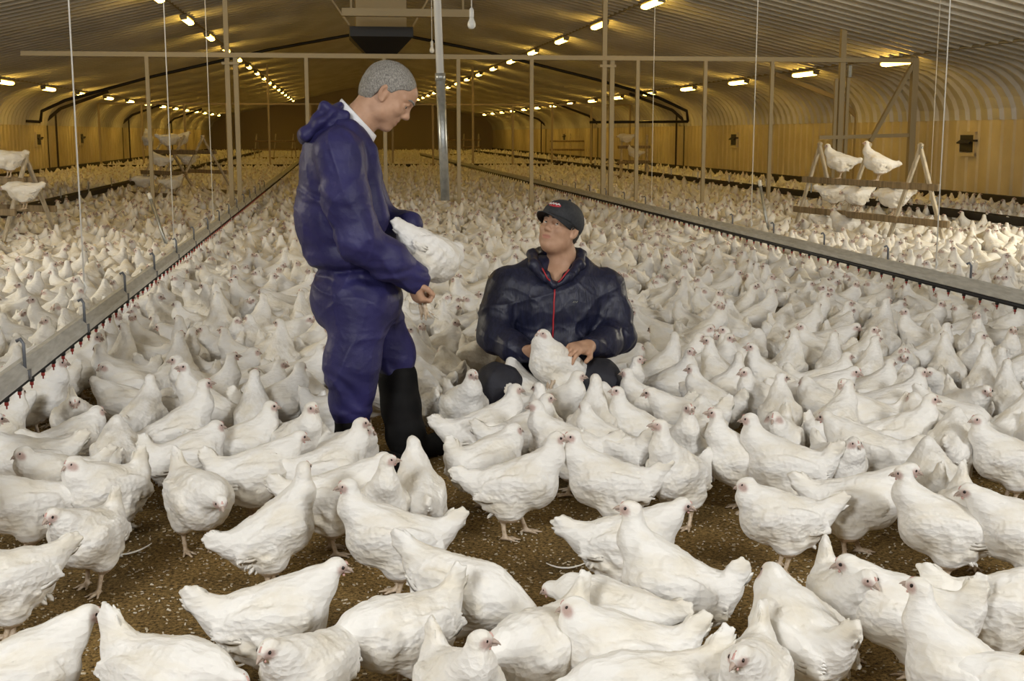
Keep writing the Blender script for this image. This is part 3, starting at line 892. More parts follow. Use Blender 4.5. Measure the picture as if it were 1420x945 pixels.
for i, (px, py, lab) in enumerate(((765, 229, 'dark timber roost far beyond the partition behind the crouching man'), (862, 262, 'dim timber roost past the twin bearing post with a hen on top'), (352, 228, 'dark timber roost far off between the lamp rows behind the standing man'), (620, 222, 'dark timber roost far off beyond the hanging feed pipe'))):
    g0 = on_z(px, py); wv = Vector((1.7 if i != 1 else .75, .25, 0)); dv = Vector((.25, 1.3, 0))
    rr_ = roost(g0, g0 + wv, g0 + dv, g0 + wv + dv, 1.35, lab, far=True)
    if i == 1: ROOST_P = rr_
gL = on_z(-22, 372)
ROOST_L = roost(gL + Vector((-.9, .6, 0)), gL + Vector((.10, .10, 0)), gL + Vector((-.4, 1.7, 0)), gL + Vector((.6, 1.2, 0)), 1.15, 'timber roost cut by the frame edge with hens beside the rail', far=True)

# ------------------------------------------------------------------ the two men
SM = on_z(528, 648); CM = on_z(752, 590)

m = noisy(mat('skin', (.48, .285, .185), .52, 0, .4), (.43, .245, .152), (.53, .32, .21), 22, bump=.15, bump_scale=260, bdist=.002); M['skin'] = m
nt = m.node_tree; b_ = nt.nodes['Principled BSDF']; lk = b_.inputs['Base Color'].links[0].from_socket
at_ = nd(m, 'ShaderNodeAttribute', attribute_name='bare_skin'); mxf = nd(m, 'ShaderNodeMixRGB'); mxf.inputs[2].default_value = (.42, .16, .13, 1)
nt.links.new(at_.outputs['Fac'], mxf.inputs[0]); nt.links.new(lk, mxf.inputs[1]); nt.links.new(mxf.outputs[0], b_.inputs['Base Color'])
M['eyewhite'] = mat('eye_white', (.72, .68, .62), .2)
M['grey_hair'] = noisy(mat('grey_hair', (.3, .29, .27), .7), (.13, .12, .105), (.34, .32, .285), 260, stretch=(1, 1, .45), bump=.6, bump_scale=420, bdist=.002)
M['dark_hair'] = noisy(mat('dark_hair', (.03, .025, .02), .5), (.02, .016, .012), (.06, .05, .04), 120, bump=.6, bump_scale=200, bdist=.003)
M['coverall'] = noisy(mat('navy_nonwoven', (.05, .048, .12), .52, 0, .35), (.019, .017, .076), (.031, .028, .120), 6, bump=.35, bump_scale=34, bdist=.008)
M['jacket'] = noisy(mat('navy_rain_jacket', (.012, .014, .035), .46, 0, .45), (.007, .008, .023), (.014, .016, .044), 30, stretch=(3, 3, .4), bump=.3, bump_scale=40, bdist=.006)
M['trouser'] = noisy(mat('dark_trouser', (.010, .010, .018), .7), (.008, .008, .013), (.016, .016, .026), 9, bump=.4, bump_scale=16, bdist=.02)
M['boot'] = noisy(mat('black_rubber', (.006, .006, .006), .7, 0, .15), (.005, .005, .005), (.010, .009, .009), 12)
M['cap'] = noisy(mat('charcoal_cap', (.022, .024, .028), .75), (.018, .019, .023), (.030, .032, .036), 90, bump=.3, bump_scale=300, bdist=.001)
M['shirt'] = mat('white_shirt', (.78, .78, .80), .7)
M['red_trim'] = mat('red_zip', (.42, .02, .03), .45)
M['emblem_w'] = mat('emblem_white', (.80, .78, .76), .5)

class Head:
    def __init__(s, c, fwd, up, sc=1.0):
        f = Vector(fwd).normalized(); u = Vector(up); u = (u - f * u.dot(f)).normalized(); l = u.cross(f)
        s.R = np.array(Matrix((f, l, u)).transposed()); s.c = np.array(c, float); s.k = sc
    def __call__(s, x, y, z): return s.c + s.R @ (np.array((x, y, z)) * s.k)
    def local(s, P): return (P - s.c) @ s.R / s.k

def head_sdf(S, h, heavy=1.0):
    k = h.k; r = lambda *a: [q * k for q in a]
    S.ell(h(-.008, 0, .032), r(.099, .079, .088), h.R, k=.02)
    S.ell(h(.030, 0, -.028), r(.064, .062 * heavy, .088), h.R, k=.03)
    S.ell(h(.010, 0, -.055), r(.070, .062 * heavy, .055), h.R, k=.03)
    S.ell(h(.066, 0, -.098), r(.024, .028, .020), h.R, k=.025)
    S.cap(h(.070, 0, .050), h(.074, 0, .030), .030 * k, k=.03)
    for y in (-1, 1):
        S.ell(h(.018, y * .054, -.066), r(.026, .014, .024), h.R, k=.03)                 # jaw corner
        S.cap(h(.083, y * .012, .028), h(.068, y * .048, .026), .011 * k, .009 * k, k=.016)     # brow
        S.ell(h(.060, y * .042, -.022), r(.026, .022, .020), h.R, k=.025)                # cheek
        S.ell(h(.093, y * .033, .006), r(.016, .020, .012), h.R, k=.012, sub=True)       # eye socket
        S.ell(h(.0765, y * .033, .006), r(.0125, .0165, .0120), h.R, k=.003)             # lids around the eye
        S.cap(h(.0900, y * .020, .0130), h(.0908, y * .033, .0138), .0042 * k, .0050 * k, k=.004); S.cap(h(.0908, y * .033, .0138), h(.0830, y * .047, .0090), .0050 * k, .0040 * k, k=.004)
        S.cap(h(.0880, y * .021, -.0015), h(.0870, y * .034, -.0040), .0032 * k, .0034 * k, k=.004); S.cap(h(.0870, y * .034, -.0040), h(.0820, y * .046, .0000), .0034 * k, .003 * k, k=.004)
        S.ell(h(.097, y * .0125, -.030), r(.012, .009, .009), h.R, k=.008)               # nostril wing
        S.ell(h(-.006, y * .080, -.004), r(.020, .0075, .033), h.R @ rotm(0, R(-12), R(y * -22)), k=.006)
        S.ell(h(.000, y * .087, .004), r(.010, .006, .017), h.R @ rotm(0, R(-12), 0), k=.006, sub=True)
        S.ell(h(.004, y * .080, -.028), r(.009, .006, .010), h.R, k=.005)
    S.cap(h(.086, 0, .020), h(.108, 0, -.022), .0085 * k, .012 * k, k=.012)
    S.ell(h(.108, 0, -.026), r(.013, .012, .010), h.R, k=.008)
    S.ell(h(.082, 0, -.060), r(.013, .031, .021), h.R, k=.015)                            # mouth mound
    S.cap(h(.0895, -.019, -.0560), h(.0895, .019, -.0560), .0055 * k, k=.006)
    S.cap(h(.0880, -.016, -.0680), h(.0880, .016, -.0680), .0062 * k, k=.006)
    S.cap(h(.0965, -.025, -.062), h(.0965, .025, -.062), .0034 * k, k=.003, sub=True)

def creases(P, wl, seed, stretch=(1, 1, 1), sharp=4):
    """narrow crossing ridges, 0..1"""
    a = 1 - np.abs(waves(P, 3, wl, seed, stretch)); b = 1 - np.abs(waves(P, 3, wl * .62, seed + 50, stretch))
    return np.clip(a, 0, 1) ** sharp + .6 * np.clip(b, 0, 1) ** sharp

def hand_sdf(S, W, F, N, T, curl=(50, 45, 30), sc=1.0, spread=.02):
    """W wrist, F towards the knuckles, N out of the palm, T towards the thumb side"""
    W = np.array(W, float); F = np.array(Vector(F).normalized()); N = np.array(N, float); N = N - F * (N @ F); N /= np.linalg.norm(N)
    S_ = np.cross(F, N); S_ = S_ if S_ @ np.array(T) > 0 else -S_
    Rm = np.stack([F, S_, N], 1)
    S.box(W + F * .048 * sc, (.046 * sc, .040 * sc, .014 * sc), Rm, rnd=.0138 * sc, k=.02); S.ell(W + F * .050 * sc - N * .003, (.052 * sc, .041 * sc, .017 * sc), Rm, k=.012)
    S.ell(W + F * .035 * sc + S_ * .022 * sc + N * .008, (.032 * sc, .018 * sc, .016 * sc), Rm, k=.012)
    S.cap(W - F * .05, W + F * .02 * sc, .026 * sc, .027 * sc, k=.02)
    tips = []
    for q, (off, L) in enumerate(((.031, .070), (.0105, .080), (-.0105, .074), (-.031, .058))):
        p = W + F * (.088 - abs(q - 1.2) * .004) * sc + S_ * off * sc; a = 0.0
        for j, (fr, c) in enumerate(zip((.46, .30, .24), curl)):
            a += R(c + q * 2.0); d = F * math.cos(a) + N * math.sin(a) + S_ * (1.2 - q) * .03
            e = p + d * L * fr * sc
            S.cap(p, e, (.0092 - j * .0008) * sc, (.0086 - j * .0010) * sc, k=.004 if j else .008); p = e
        tips.append(p)
    b = W + F * .028 * sc + S_ * .034 * sc + N * .006; d1 = F * .62 + S_ * .62 + N * .42; d1 /= np.linalg.norm(d1)
    d2 = F * .86 + S_ * .10 + N * .50; d2 /= np.linalg.norm(d2)
    S.cap(b - d1 * .012, b + d1 * .036 * sc, .0135 * sc, .0108 * sc, k=.012)
    S.cap(b + d1 * .036 * sc, b + d1 * .036 * sc + d2 * .030 * sc, .0105 * sc, .0085 * sc, k=.005)
    return tips

def onto(S, o, d, start=.22):
    """walk inwards from outside to the solid's surface"""
    o = np.array(o, float); d = np.array(d, float) / np.linalg.norm(d); t = start
    while t > 0:
        v = float(S.ev((o + d * t)[None, :])[0])
        if v < .0008: break
        t -= max(v * .6, .0008)
    return o + d * t
def brows(S, head, m, parent):
    for y in (-1, 1):
        Q = Sdf(); pts = [onto(S, head(0, y * a, z), head.R[:, 0]) for a, z in ((.012, .030), (.022, .0335), (.034, .0345), (.046, .030))]
        Q.chain(pts, [.0042, .0048, .0042, .0026], k=.003); sdf_child('eyebrow', Q, m, parent, .0022)

def person_body(name, S, heads, parent, h=.004):
    V, F = S.mesh(h)
    lv = heads.local(V)
    lip = np.sqrt(((lv[:, 1]) / .025) ** 2 + ((lv[:, 2] + .062) / .0105) ** 2)
    t = np.clip((1.15 - lip) / .35, 0, 1) * (lv[:, 0] > .06) * .62
    mi = np.zeros(len(F), int); VV, FF, MM = [V], [F], [mi]; base = len(V)
    for y in (-1, 1):
        for (rad, off, mm) in ((.0128, .0, 1), (.0064, .0084, 2)):
            bv, bf = bead(rad * heads.k, 12, 8); c = heads(.0785 + off, y * .0325 + (.0 if mm == 1 else EYE_SIDE.get(name, 0)), .0065 + (0 if mm == 1 else EYE_UP.get(name, 0)))
            VV.append(c + bv @ heads.R.T); FF.append(bf + base); MM.append(np.full(len(bf), mm)); base += len(bv)
    V2 = np.concatenate(VV); tt = np.zeros(len(V2)); tt[:len(V)] = t
    o = mesh_obj('body', V2, np.concatenate(FF), [M['skin'], M['eyewhite'], M['eye']], parent, True, np.concatenate(MM), origin=parent.location)
    at = o.data.attributes.new('bare_skin', 'FLOAT', 'POINT'); at.data.foreach_set('value', tt.astype(np.float32))
    return o
EYE_SIDE, EYE_UP = {'seated': .003}, {'seated': .003, 'upright': -.003}

def sdf_child(name, S, m, parent, h=.006):
    V, F = S.mesh(h)
    return mesh_obj(name, V, F, m, parent, True, None, origin=[sum(c) for c in zip(*[tuple(q.location) for q in chain_of(parent)])])
def chain_of(o):
    out = []
    while o is not None: out.append(o); o = o.parent
    return out
def hit(S, px, py, near, step=.004):
    """first point of the solid seen through an image point, searching from Y = near"""
    d = ray(px, py); o = Vector((0, 0, CAM_H)); t = near / d.y
    for _ in range(400):
        p = o + d * t; v = float(S.ev(np.array([tuple(p)]))[0])
        if v < .001: return p
        t += max(v * .7, .0015)
    return p

# ---------------- standing man: bowed head, navy coverall with the hood down, black boots
A = lambda px, py, dy=0.0: np.array(at_y(px, py, SM.y + dy))
man = empty('person', (SM.x, SM.y, 0), 0, 'standing grey-haired person in navy hooded coverall, head bowed, holding a white hen', 'person')
hA = Head(A(536, 131, 0), (.80, -.10, -.60), (.60, -.02, .80), 1.10)
S = Sdf(); head_sdf(S, hA)
S.chain([hA(-.025, 0, -.055), A(498, 168), A(480, 205)], [.062, .066, .075], k=.03)
S.chain([A(474, 215), A(478, 300), A(492, 400)], [.12, .135, .14], k=.05)
S.cap(A(468, 208, -.14), A(470, 208, .14), .065, k=.05)
S.chain([A(470, 212, -.19), A(497, 330, -.25), A(570, 386, -.17)], [.05, .042, .029], k=.03)
S.chain([A(485, 212, .19), A(528, 312, .25), A(566, 318, .13)], [.05, .042, .029], k=.03)
S.chain([A(495, 410, -.09), A(489, 505, -.11), A(488, 600, -.10), A(490, 632, -.10)], [.09, .062, .045, .04], k=.03)
S.chain([A(508, 410, .09), A(545, 495, .16), A(562, 600, .10), A(566, 626, .08)], [.09, .062, .045, .04], k=.03)
wA = A(572, 386, -.17)
hand_sdf(S, wA, (.28, .05, -.95), (.85, .35, .2), (0, -1, 0), (60, 66, 46), 1.08)
wB = A(566, 316, .13)
hand_sdf(S, wB, (.55, -.75, -.38), (-.15, -.35, -.9), (-.3, .2, .9), (28, 26, 18), 1.05)
SKA = S; person_body('upright', S, hA, man)

S = Sdf()
S.ell(A(470, 245), (.165, .205, .24), k=.05); S.ell(A(468, 200), (.125, .21, .10), k=.05)
S.ell(A(472, 305), (.190, .205, .20), k=.05); S.ell(A(480, 352), (.172, .195, .085), k=.03)
S.ell(A(494, 412), (.195, .195, .17), k=.03)
S.chain([A(500, 425, -.095), A(488, 505, -.12), A(487, 566, -.10)], [.128, .107, .088], k=.05)
S.chain([A(516, 425, .095), A(543, 488, .15), A(550, 524, .13)], [.115, .094, .072], k=.05)
S.chain([A(470, 212, -.19), A(480, 270, -.235), A(498, 332, -.26), A(540, 362, -.22), A(576, 388, -.17)], [.098, .092, .086, .080, .058], k=.03)
S.chain([A(486, 214, .19), A(530, 312, .25), A(568, 312, .12)], [.09, .075, .058], k=.03)
S.chain([A(458, 168, -.02), A(484, 180, -.115), A(510, 210, -.10), A(520, 240, -.06)], [.036, .034, .030, .024], k=.03)   # rolled neck edge
S.cap(A(505, 232, -.09), A(520, 300, -.10), .05, .06, k=.04)
def post(P, d):
    v = waves(P, 5, .16, 3, (1, .6, 1)); r1 = 1 - np.abs(waves(P, 4, .20, 8, (1.0, .5, 1.4)))
    low = np.clip((A(480, 440)[2] - P[:, 2]) * 3, 0, 1)
    el = np.exp(-(((P - A(505, 335, -.24)) ** 2).sum(1)) / .012)
    fold = np.sin((P[:, 0] * 40 + P[:, 2] * 75) + 2.5 * waves(P, 3, .2, 21))
    hem = np.exp(-((P[:, 2] - A(488, 535)[2]) / .09) ** 2)
    hip = np.exp(-((P[:, 2] - A(488, 376)[2]) / .05) ** 2)
    sl = np.exp(-(((P - A(450, 280, -.2)) ** 2).sum(1)) / .02)
    return d - .0025 * v - .0075 * creases(P, .36, 8, (1.3, .35, .7), 9) - .0030 * creases(P, .17, 28, (.8, .5, 1.2), 7) - .0065 * fold * (hem * .7 + el * .9 + sl * .5) - .004 * np.sin(P[:, 2] * 120 + 2 * v) * hip
S.post = post
SA = S
cov = sdf_child('coverall', S, M['coverall'], man, .0065)
S = Sdf()
Rh_ = rotm(0, R(-42), 0)
S.ell(A(446, 170, -.01), (.120, .155, .034), Rh_, k=.02)
S.cap(A(424, 187, -.12), A(424, 187, .12), .026, k=.03); S.chain([A(424, 187, -.11), A(450, 149, -.10), A(478, 160, -.10)], [.020, .019, .022], k=.02)
S.cap(A(450, 149, -.10), A(452, 149, .10), .018, k=.02)
S.ell(A(462, 176, -.02), (.075, .125, .05), k=.03)
S.post = lambda P, d: d - .005 * waves(P, 5, .07, 5, (1, .5, 1))
hood = sdf_child('hood', S, M['coverall'], cov, .006)
hood.location = (0, 0, 0)
for v in hood.data.vertices: pass
# white shirt collar standing round the back of the neck
b = MB(); V = []; n = 22
for q in range(n):
    t = 2 * math.pi * q / n
    c = A(496, 166) + np.array((.074 * math.cos(t), .078 * math.sin(t), -.075 * math.cos(t) * 1.0))
    for (rr, zz) in ((1.0, -.035), (.97, .008), (.93, .010), (.92, -.03)):
        V.append(A(496, 166) + (c - A(496, 166)) * np.array((rr, rr, 1)) + np.array((zz * .55, 0, zz)))
F = [(q * 4 + j, q * 4 + (j + 1) % 4, ((q + 1) % n) * 4 + (j + 1) % 4, ((q + 1) % n) * 4 + j) for q in range(n) for j in range(4)]
mesh_obj('shirt_collar', V, F, M['shirt'], man, True, None, origin=man.location)
# cropped hair
def hair(head, m, parent, zx, zz, grow=.005, lump=.0010):
    S = Sdf(); k = head.k
    S.ell(head(-.008, 0, .032), [(.099 + grow) * k, (.079 + grow) * k, (.088 + grow) * k], head.R, k=.02)
    S.ell(head(-.045, 0, -.015), [(.052 + grow) * k, (.064 + grow) * k, .065 * k], head.R, k=.03)
    def post(P, d):
        l = head.local(P); cut = np.interp(l[:, 0], zx, zz) + .004 * np.sin(l[:, 1] * 160)
        return np.maximum(d - lump * waves(P, 5, .018, 4), (cut - l[:, 2]) * k)
    S.post = post
    return sdf_child('hair', S, m, parent, .0042)
hair(hA, M['grey_hair'], man, [-.12, -.035, -.02, .018, .03, .065, .092], [-.075, -.060, .010, .012, .030, .062, .098])
# eyebrow
brows(SKA, hA, M['grey_hair'], man)
# boots
def boot(legs, toe, m, parent, r=.062):
    S = Sdf(); hl = np.array(legs[-1], float); tv = np.array(toe, float) - hl; L = np.linalg.norm(tv); tv /= L
    S.chain(legs, [r * 1.06] + [r] * (len(legs) - 2) + [r * .86], k=.03)
    S.cap(hl + tv * .02, hl + tv * (L - .03), .052, .048, k=.03); S.ell(hl + tv * (L - .05), (.058, .052, .050), k=.02)
    S.cap(hl - tv * .03 + np.array((0, 0, -.012)), hl + tv * .01 + np.array((0, 0, -.012)), .046, k=.02)
    zf = .002
    S.post = lambda P, d: np.maximum(d - .0012 * waves(P, 4, .09, 2), zf - P[:, 2])
    return sdf_child('boot', S, m, parent, .006)
gx = on_z(490, 660)
boot([A(488, 566, -.10), A(488, 610, -.10), (A(489, 640, -.10)[0], SM.y - .10, .055)], (A(489, 640)[0] + .20, SM.y - .16, .048), M['boot'], man, .070)
boot([A(551, 524, .13), A(556, 565, .11), A(563, 605, .09), (A(566, 640, .06)[0], SM.y + .06, .055)], (A(566, 640)[0] + .19, SM.y + .20, .055), M['boot'], man, .084)

# ---------------- crouching man: cap, dark rain jacket with red zip
Bq = lambda px, py, dy=0.0: np.array(at_y(px, py, CM.y + dy))
man2 = empty('person', (CM.x, CM.y, 0), 0, 'crouching person in dark cap and navy jacket with red zip, looking up, hen in hands', 'person')
hB = Head(Bq(777, 318, -.02), (-.64, -.70, .33), (.27, .10, .96), 1.02)
S = Sdf(); head_sdf(S, hB, 1.10)
S.chain([hB(-.020, 0, -.060), Bq(779, 352), Bq(774, 385)], [.060, .062, .082], k=.03)
S.ell(hB(.025, 0, -.090), (.045, .048, .03), k=.03)                                       # soft under the chin
S.chain([Bq(772, 400), Bq(768, 455), Bq(766, 505, .03)], [.12, .12, .12], k=.05)
S.cap(Bq(715, 392), Bq(828, 394), .06, k=.05)
S.chain([Bq(700, 396), Bq(683, 462, -.10), Bq(730, 487, -.30)], [.05, .043, .030], k=.03)
S.chain([Bq(842, 398), Bq(856, 465, -.08), Bq(817, 481, -.32)], [.05, .043, .030], k=.03)
S.chain([Bq(735, 545), Bq(692, 532, -.36), Bq(706, 590, -.16)], [.09, .062, .036], k=.03)
S.chain([Bq(798, 545), Bq(828, 528, -.34), Bq(816, 590, -.15)], [.09, .062, .036], k=.03)
w1 = Bq(731, 487, -.31); w2 = Bq(815, 481, -.33)
hand_sdf(S, w1, tuple((w1 - Bq(700, 470, -.16)) / np.linalg.norm(w1 - Bq(700, 470, -.16)) + np.array((.5, 0, 0))), (.55, .15, .8), (0, -.7, .7), (24, 28, 22), 1.05)
hand_sdf(S, w2, tuple((w2 - Bq(846, 470, -.14)) / np.linalg.norm(w2 - Bq(846, 470, -.14)) + np.array((-.45, -.15, .05))), (-.35, -.05, -.9), (-.2, -.6, .3), (26, 28, 22), 1.15)
SKB = S; person_body('seated', S, hB, man2)

S = Sdf()
S.ell(Bq(770, 425), (.25, .17, .20), k=.06); S.ell(Bq(766, 490, -.02), (.235, .185, .17), k=.06)
S.cap(Bq(708, 396, .0), Bq(833, 398, .0), .092, k=.06)
S.cap(Bq(742, 376, .02), Bq(802, 376, .02), .075, k=.06)
S.chain([Bq(700, 400), Bq(690, 432, -.05), Bq(686, 466, -.11), Bq(712, 482, -.22), Bq(732, 488, -.29)], [.094, .084, .082, .070, .052], k=.03)
S.chain([Bq(842, 402), Bq(852, 436, -.04), Bq(856, 466, -.09), Bq(838, 476, -.20), Bq(820, 481, -.29)], [.094, .084, .082, .070, .054], k=.03)
S.ell(Bq(772, 372, -.085), (.045, .06, .075), k=.02, sub=True)                          # open neck
def post(P, d):
    v = waves(P, 5, .15, 13); e1 = np.exp(-(((P - Bq(690, 462, -.12)) ** 2).sum(1)) / .012); e2 = np.exp(-(((P - Bq(852, 464, -.12)) ** 2).sum(1)) / .012)
    fold = np.sin(P[:, 0] * 55 + P[:, 1] * 50 - P[:, 2] * 25 + 2.2 * waves(P, 3, .2, 31))
    return d - .003 * v - .0055 * creases(P, .28, 18, (1, .5, 1), 8) - .0024 * creases(P, .13, 38, (1, .6, .8), 6) - .006 * fold * (e1 + e2)
S.post = post
SB = S
jk = sdf_child('jacket', S, M['jacket'], man2, .0062)
def under(o):
    """parts under a clothing part: their mesh is already in the person's own frame"""
    o.location = (0, 0, 0); return o
S = Sdf()
S.chain([Bq(738, 352, .02), Bq(741, 368, -.09), Bq(756, 384, -.135), Bq(768, 397, -.15)], [.022, .026, .022, .012], k=.02)
S.chain([Bq(806, 352, .03), Bq(803, 368, -.07), Bq(788, 384, -.125), Bq(770, 397, -.15)], [.022, .026, .022, .012], k=.02)
S.chain([Bq(738, 352, .02), Bq(752, 350, .10), Bq(790, 350, .11), Bq(806, 352, .03)], [.024, .026, .026, .024], k=.02)
S.post = lambda P, d: d - .003 * waves(P, 4, .05, 3)
under(sdf_child('collar', S, M['jacket'], jk, .005))
zp = [np.array(hit(SB, px, py, CM.y - .8)) + np.array((0, -.002, 0)) for px, py in ((769, 396), (769, 408), (768, 420), (768, 432), (767, 444), (767, 456), (766, 470))]
b = MB(); b.tube(zp, .0042, 6); b.tube([Bq(752, 372, -.15), Bq(759, 386, -.165), zp[0]], .0036, 6); b.tube([Bq(789, 374, -.14), Bq(778, 388, -.16), zp[0]], .0036, 6)
z_ = b.build('zip', M['red_trim'], jk, True, origin=man2.location); z_['label'] = 'thin red zip'
e = np.array(hit(SB, 798, 419, CM.y - .8))
b = MB()
for q in range(3): b.bar(Vector(e) + Vector((-.012 + q * .008, -.002, -.004)), Vector(e) + Vector((-.006 + q * .008, -.003, .005)), .003, .003)
b.build('chest_emblem', M['galv'], jk, False, origin=man2.location)
S = Sdf()
S.ell(Bq(766, 545, .02), (.22, .19, .13), k=.05)
S.chain([Bq(735, 548), Bq(690, 536, -.36), Bq(700, 606, -.12)], [.125, .098, .085], k=.04)
S.chain([Bq(800, 548), Bq(830, 530, -.34), Bq(818, 606, -.10)], [.120, .096, .085], k=.04)
S.post = lambda P, d: np.maximum(d - .006 * waves(P, 5, .10, 6) - .006 * (1 - np.abs(waves(P, 4, .14, 7))), .06 - P[:, 2])
sdf_child('trousers', S, M['trouser'], man2, .007)
for px, dx in ((700, -.05), (818, .03)):
    c = Bq(px, 606, -.14)
    boot([(c[0], c[1] + .02, .24), (c[0], c[1] + .03, .14), (c[0], c[1] + .04, .055)], (c[0] + dx, c[1] - .17, .05), M['boot'], man2, .060)
hair(hB, M['dark_hair'], man2, [-.12, -.035, -.02, .012, .022, .060, .090], [-.075, -.065, -.005, -.012, .02, .045, .09], .004, .0015)
brows(SKB, hB, M['dark_hair'], man2)
# cap
S = Sdf(); k = hB.k
S.ell(hB(-.004, 0, .040), [.117 * k, .095 * k, .100 * k], hB.R, k=.02); S.ell(hB(.045, 0, .055), [.066 * k, .070 * k, .060 * k], hB.R, k=.03)
S.cap(hB(-.006, 0, .141), hB(-.006, 0, .145), .007, k=.004)
def post(P, d):
    l = hB.local(P); cut = np.interp(l[:, 0], [-.13, -.05, .02, .07, .12], [-.012, .004, .022, .036, .040])
    seam = np.abs(np.sin(np.arctan2(l[:, 1], l[:, 0] + .006) * 3)); d = d + .0016 * np.exp(-(seam / .06) ** 2)
    return np.maximum(np.maximum(d, -(d + .012)) if False else d, (cut - l[:, 2]) * k)
S.post = post
SCAP = S
capo = sdf_child('cap', S, M['cap'], man2, .0042)
V, F = [], []
nu, nv = 13, 7
for i in range(nu):
    u = -1 + 2 * i / (nu - 1)
    for j in range(nv):
        v = j / (nv - 1)
        ang = u * R(72); xin = -.004 + .113 * math.cos(ang); yin = .092 * math.sin(ang)
        xo = xin + .075 * math.sqrt(max(1 - u * u, .0)) ** .8 * v; yo = yin * (1 - .10 * v)
        z = .047 - .022 * u * u - .010 * v * v - .012 * u * u * v
        V += [hB(xo, yo, z), hB(xo, yo, z - .0045)]
for i in range(nu - 1):
    for j in range(nv - 1):
        a, b2, c, d2 = [2 * x for x in (i * nv + j, (i + 1) * nv + j, (i + 1) * nv + j + 1, i * nv + j + 1)]
        F += [(a, b2, c, d2), (d2 + 1, c + 1, b2 + 1, a + 1)]
rim = [i * nv for i in range(nu)] + [(nu - 1) * nv + j for j in range(1, nv)] + [i * nv + nv - 1 for i in range(nu - 2, -1, -1)] + [j for j in range(nv - 2, 0, -1)]
for q in range(len(rim)):
    a, b2 = 2 * rim[q], 2 * rim[(q + 1) % len(rim)]; F.append((a + 1, b2 + 1, b2, a))
under(mesh_obj('brim', V, F, M['cap'], capo, True, None, origin=man2.location))
# red oval patch with a white scribble on the cap front
def on_cap(y, z, lift=.0015):
    d = hB.R @ np.array((.105, y, z - .045)); d /= np.linalg.norm(d)
    return onto(SCAP, hB(0, 0, .045), d) + d * lift
b = MB(); n = 20
ring = [on_cap(.036 * math.cos(2 * math.pi * q / n), .092 + .015 * math.sin(2 * math.pi * q / n), .0025) for q in range(n)] + [on_cap(.036 * math.cos(2 * math.pi * q / n), .092 + .015 * math.sin(2 * math.pi * q / n), -.003) for q in range(n)]
b.add(ring + [on_cap(0, .092, .003)], [(q, (q + 1) % n, 2 * n) for q in range(n)] + [(q + n, (q + 1) % n + n, (q + 1) % n, q) for q in range(n)], 0)
scr = [(-.030, .088), (-.022, .100), (-.016, .087), (-.008, .100), (-.002, .088), (.006, .099), (.012, .087), (.022, .100), (.030, .092)]
b.tube([on_cap(y, z, .004) for y, z in scr], .0028, 5, 1)
b.tube([on_cap(y, z, .004) for y, z in ((-.026, .092), (0, .094), (.026, .096))], .0024, 5, 1)
em = under(b.build('emblem', [M['red_trim'], M['emblem_w']], capo, True, origin=man2.location)); em['label'] = 'red oval patch with white script'

# ---------------- the two hens they hold
def held(key, ctr, heading, pitch, roll, sc, label):
    V, F, mi, tint, _ = HEN_CACHE[key]
    o = hen_object(key, (0, 0, 0), 0, sc)
    Rt = Matrix.Rotation(heading, 3, 'Z') @ Matrix.Rotation(R(-pitch), 3, 'Y') @ Matrix.Rotation(R(roll), 3, 'X')
    o.rotation_euler = Rt.to_euler(); o.location = Vector(ctr) - Rt @ Vector((0, 0, .20)) * sc
    return tag(o, label, 'hen')
def feet_at(ctr, heading, pitch, sc, pts):
    """world points -> the hen's own frame"""
    Rt = Matrix.Rotation(heading, 3, 'Z') @ Matrix.Rotation(R(-pitch), 3, 'Y')
    return tuple(tuple(round(c, 3) for c in (Rt.transposed() @ (Vector(p) - Vector(ctr)) / sc + Vector((0, 0, .20)))) for p in pts)
cA = A(594, 354, .0)
fA = feet_at(cA, R(38), -38, .95, (A(586, 392, -.10), A(586, 426, -.15), A(590, 452, -.15)))
kA = hen_data(neck='tuck', tail=0, turn=0, h=.006, seed=2, legpts=fA, plump=1.1)
held(kA, cA, R(38), -38, 0, .95, 'white hen held against the standing man\'s side, its yellow feet hanging from his fist')
cB = Bq(774, 509, -.38)
fB = feet_at(cB, R(198), 20, .94, (Bq(766, 524, -.44), Bq(762, 536, -.46), Bq(764, 552, -.46)))
kB = hen_data(neck='tuck', tail=-22, turn=12, h=.006, seed=3, legpts=fB, plump=.88)
held(kB, cB, R(198), 20, 0, .94, 'white hen cradled upright in the crouching man\'s hands')

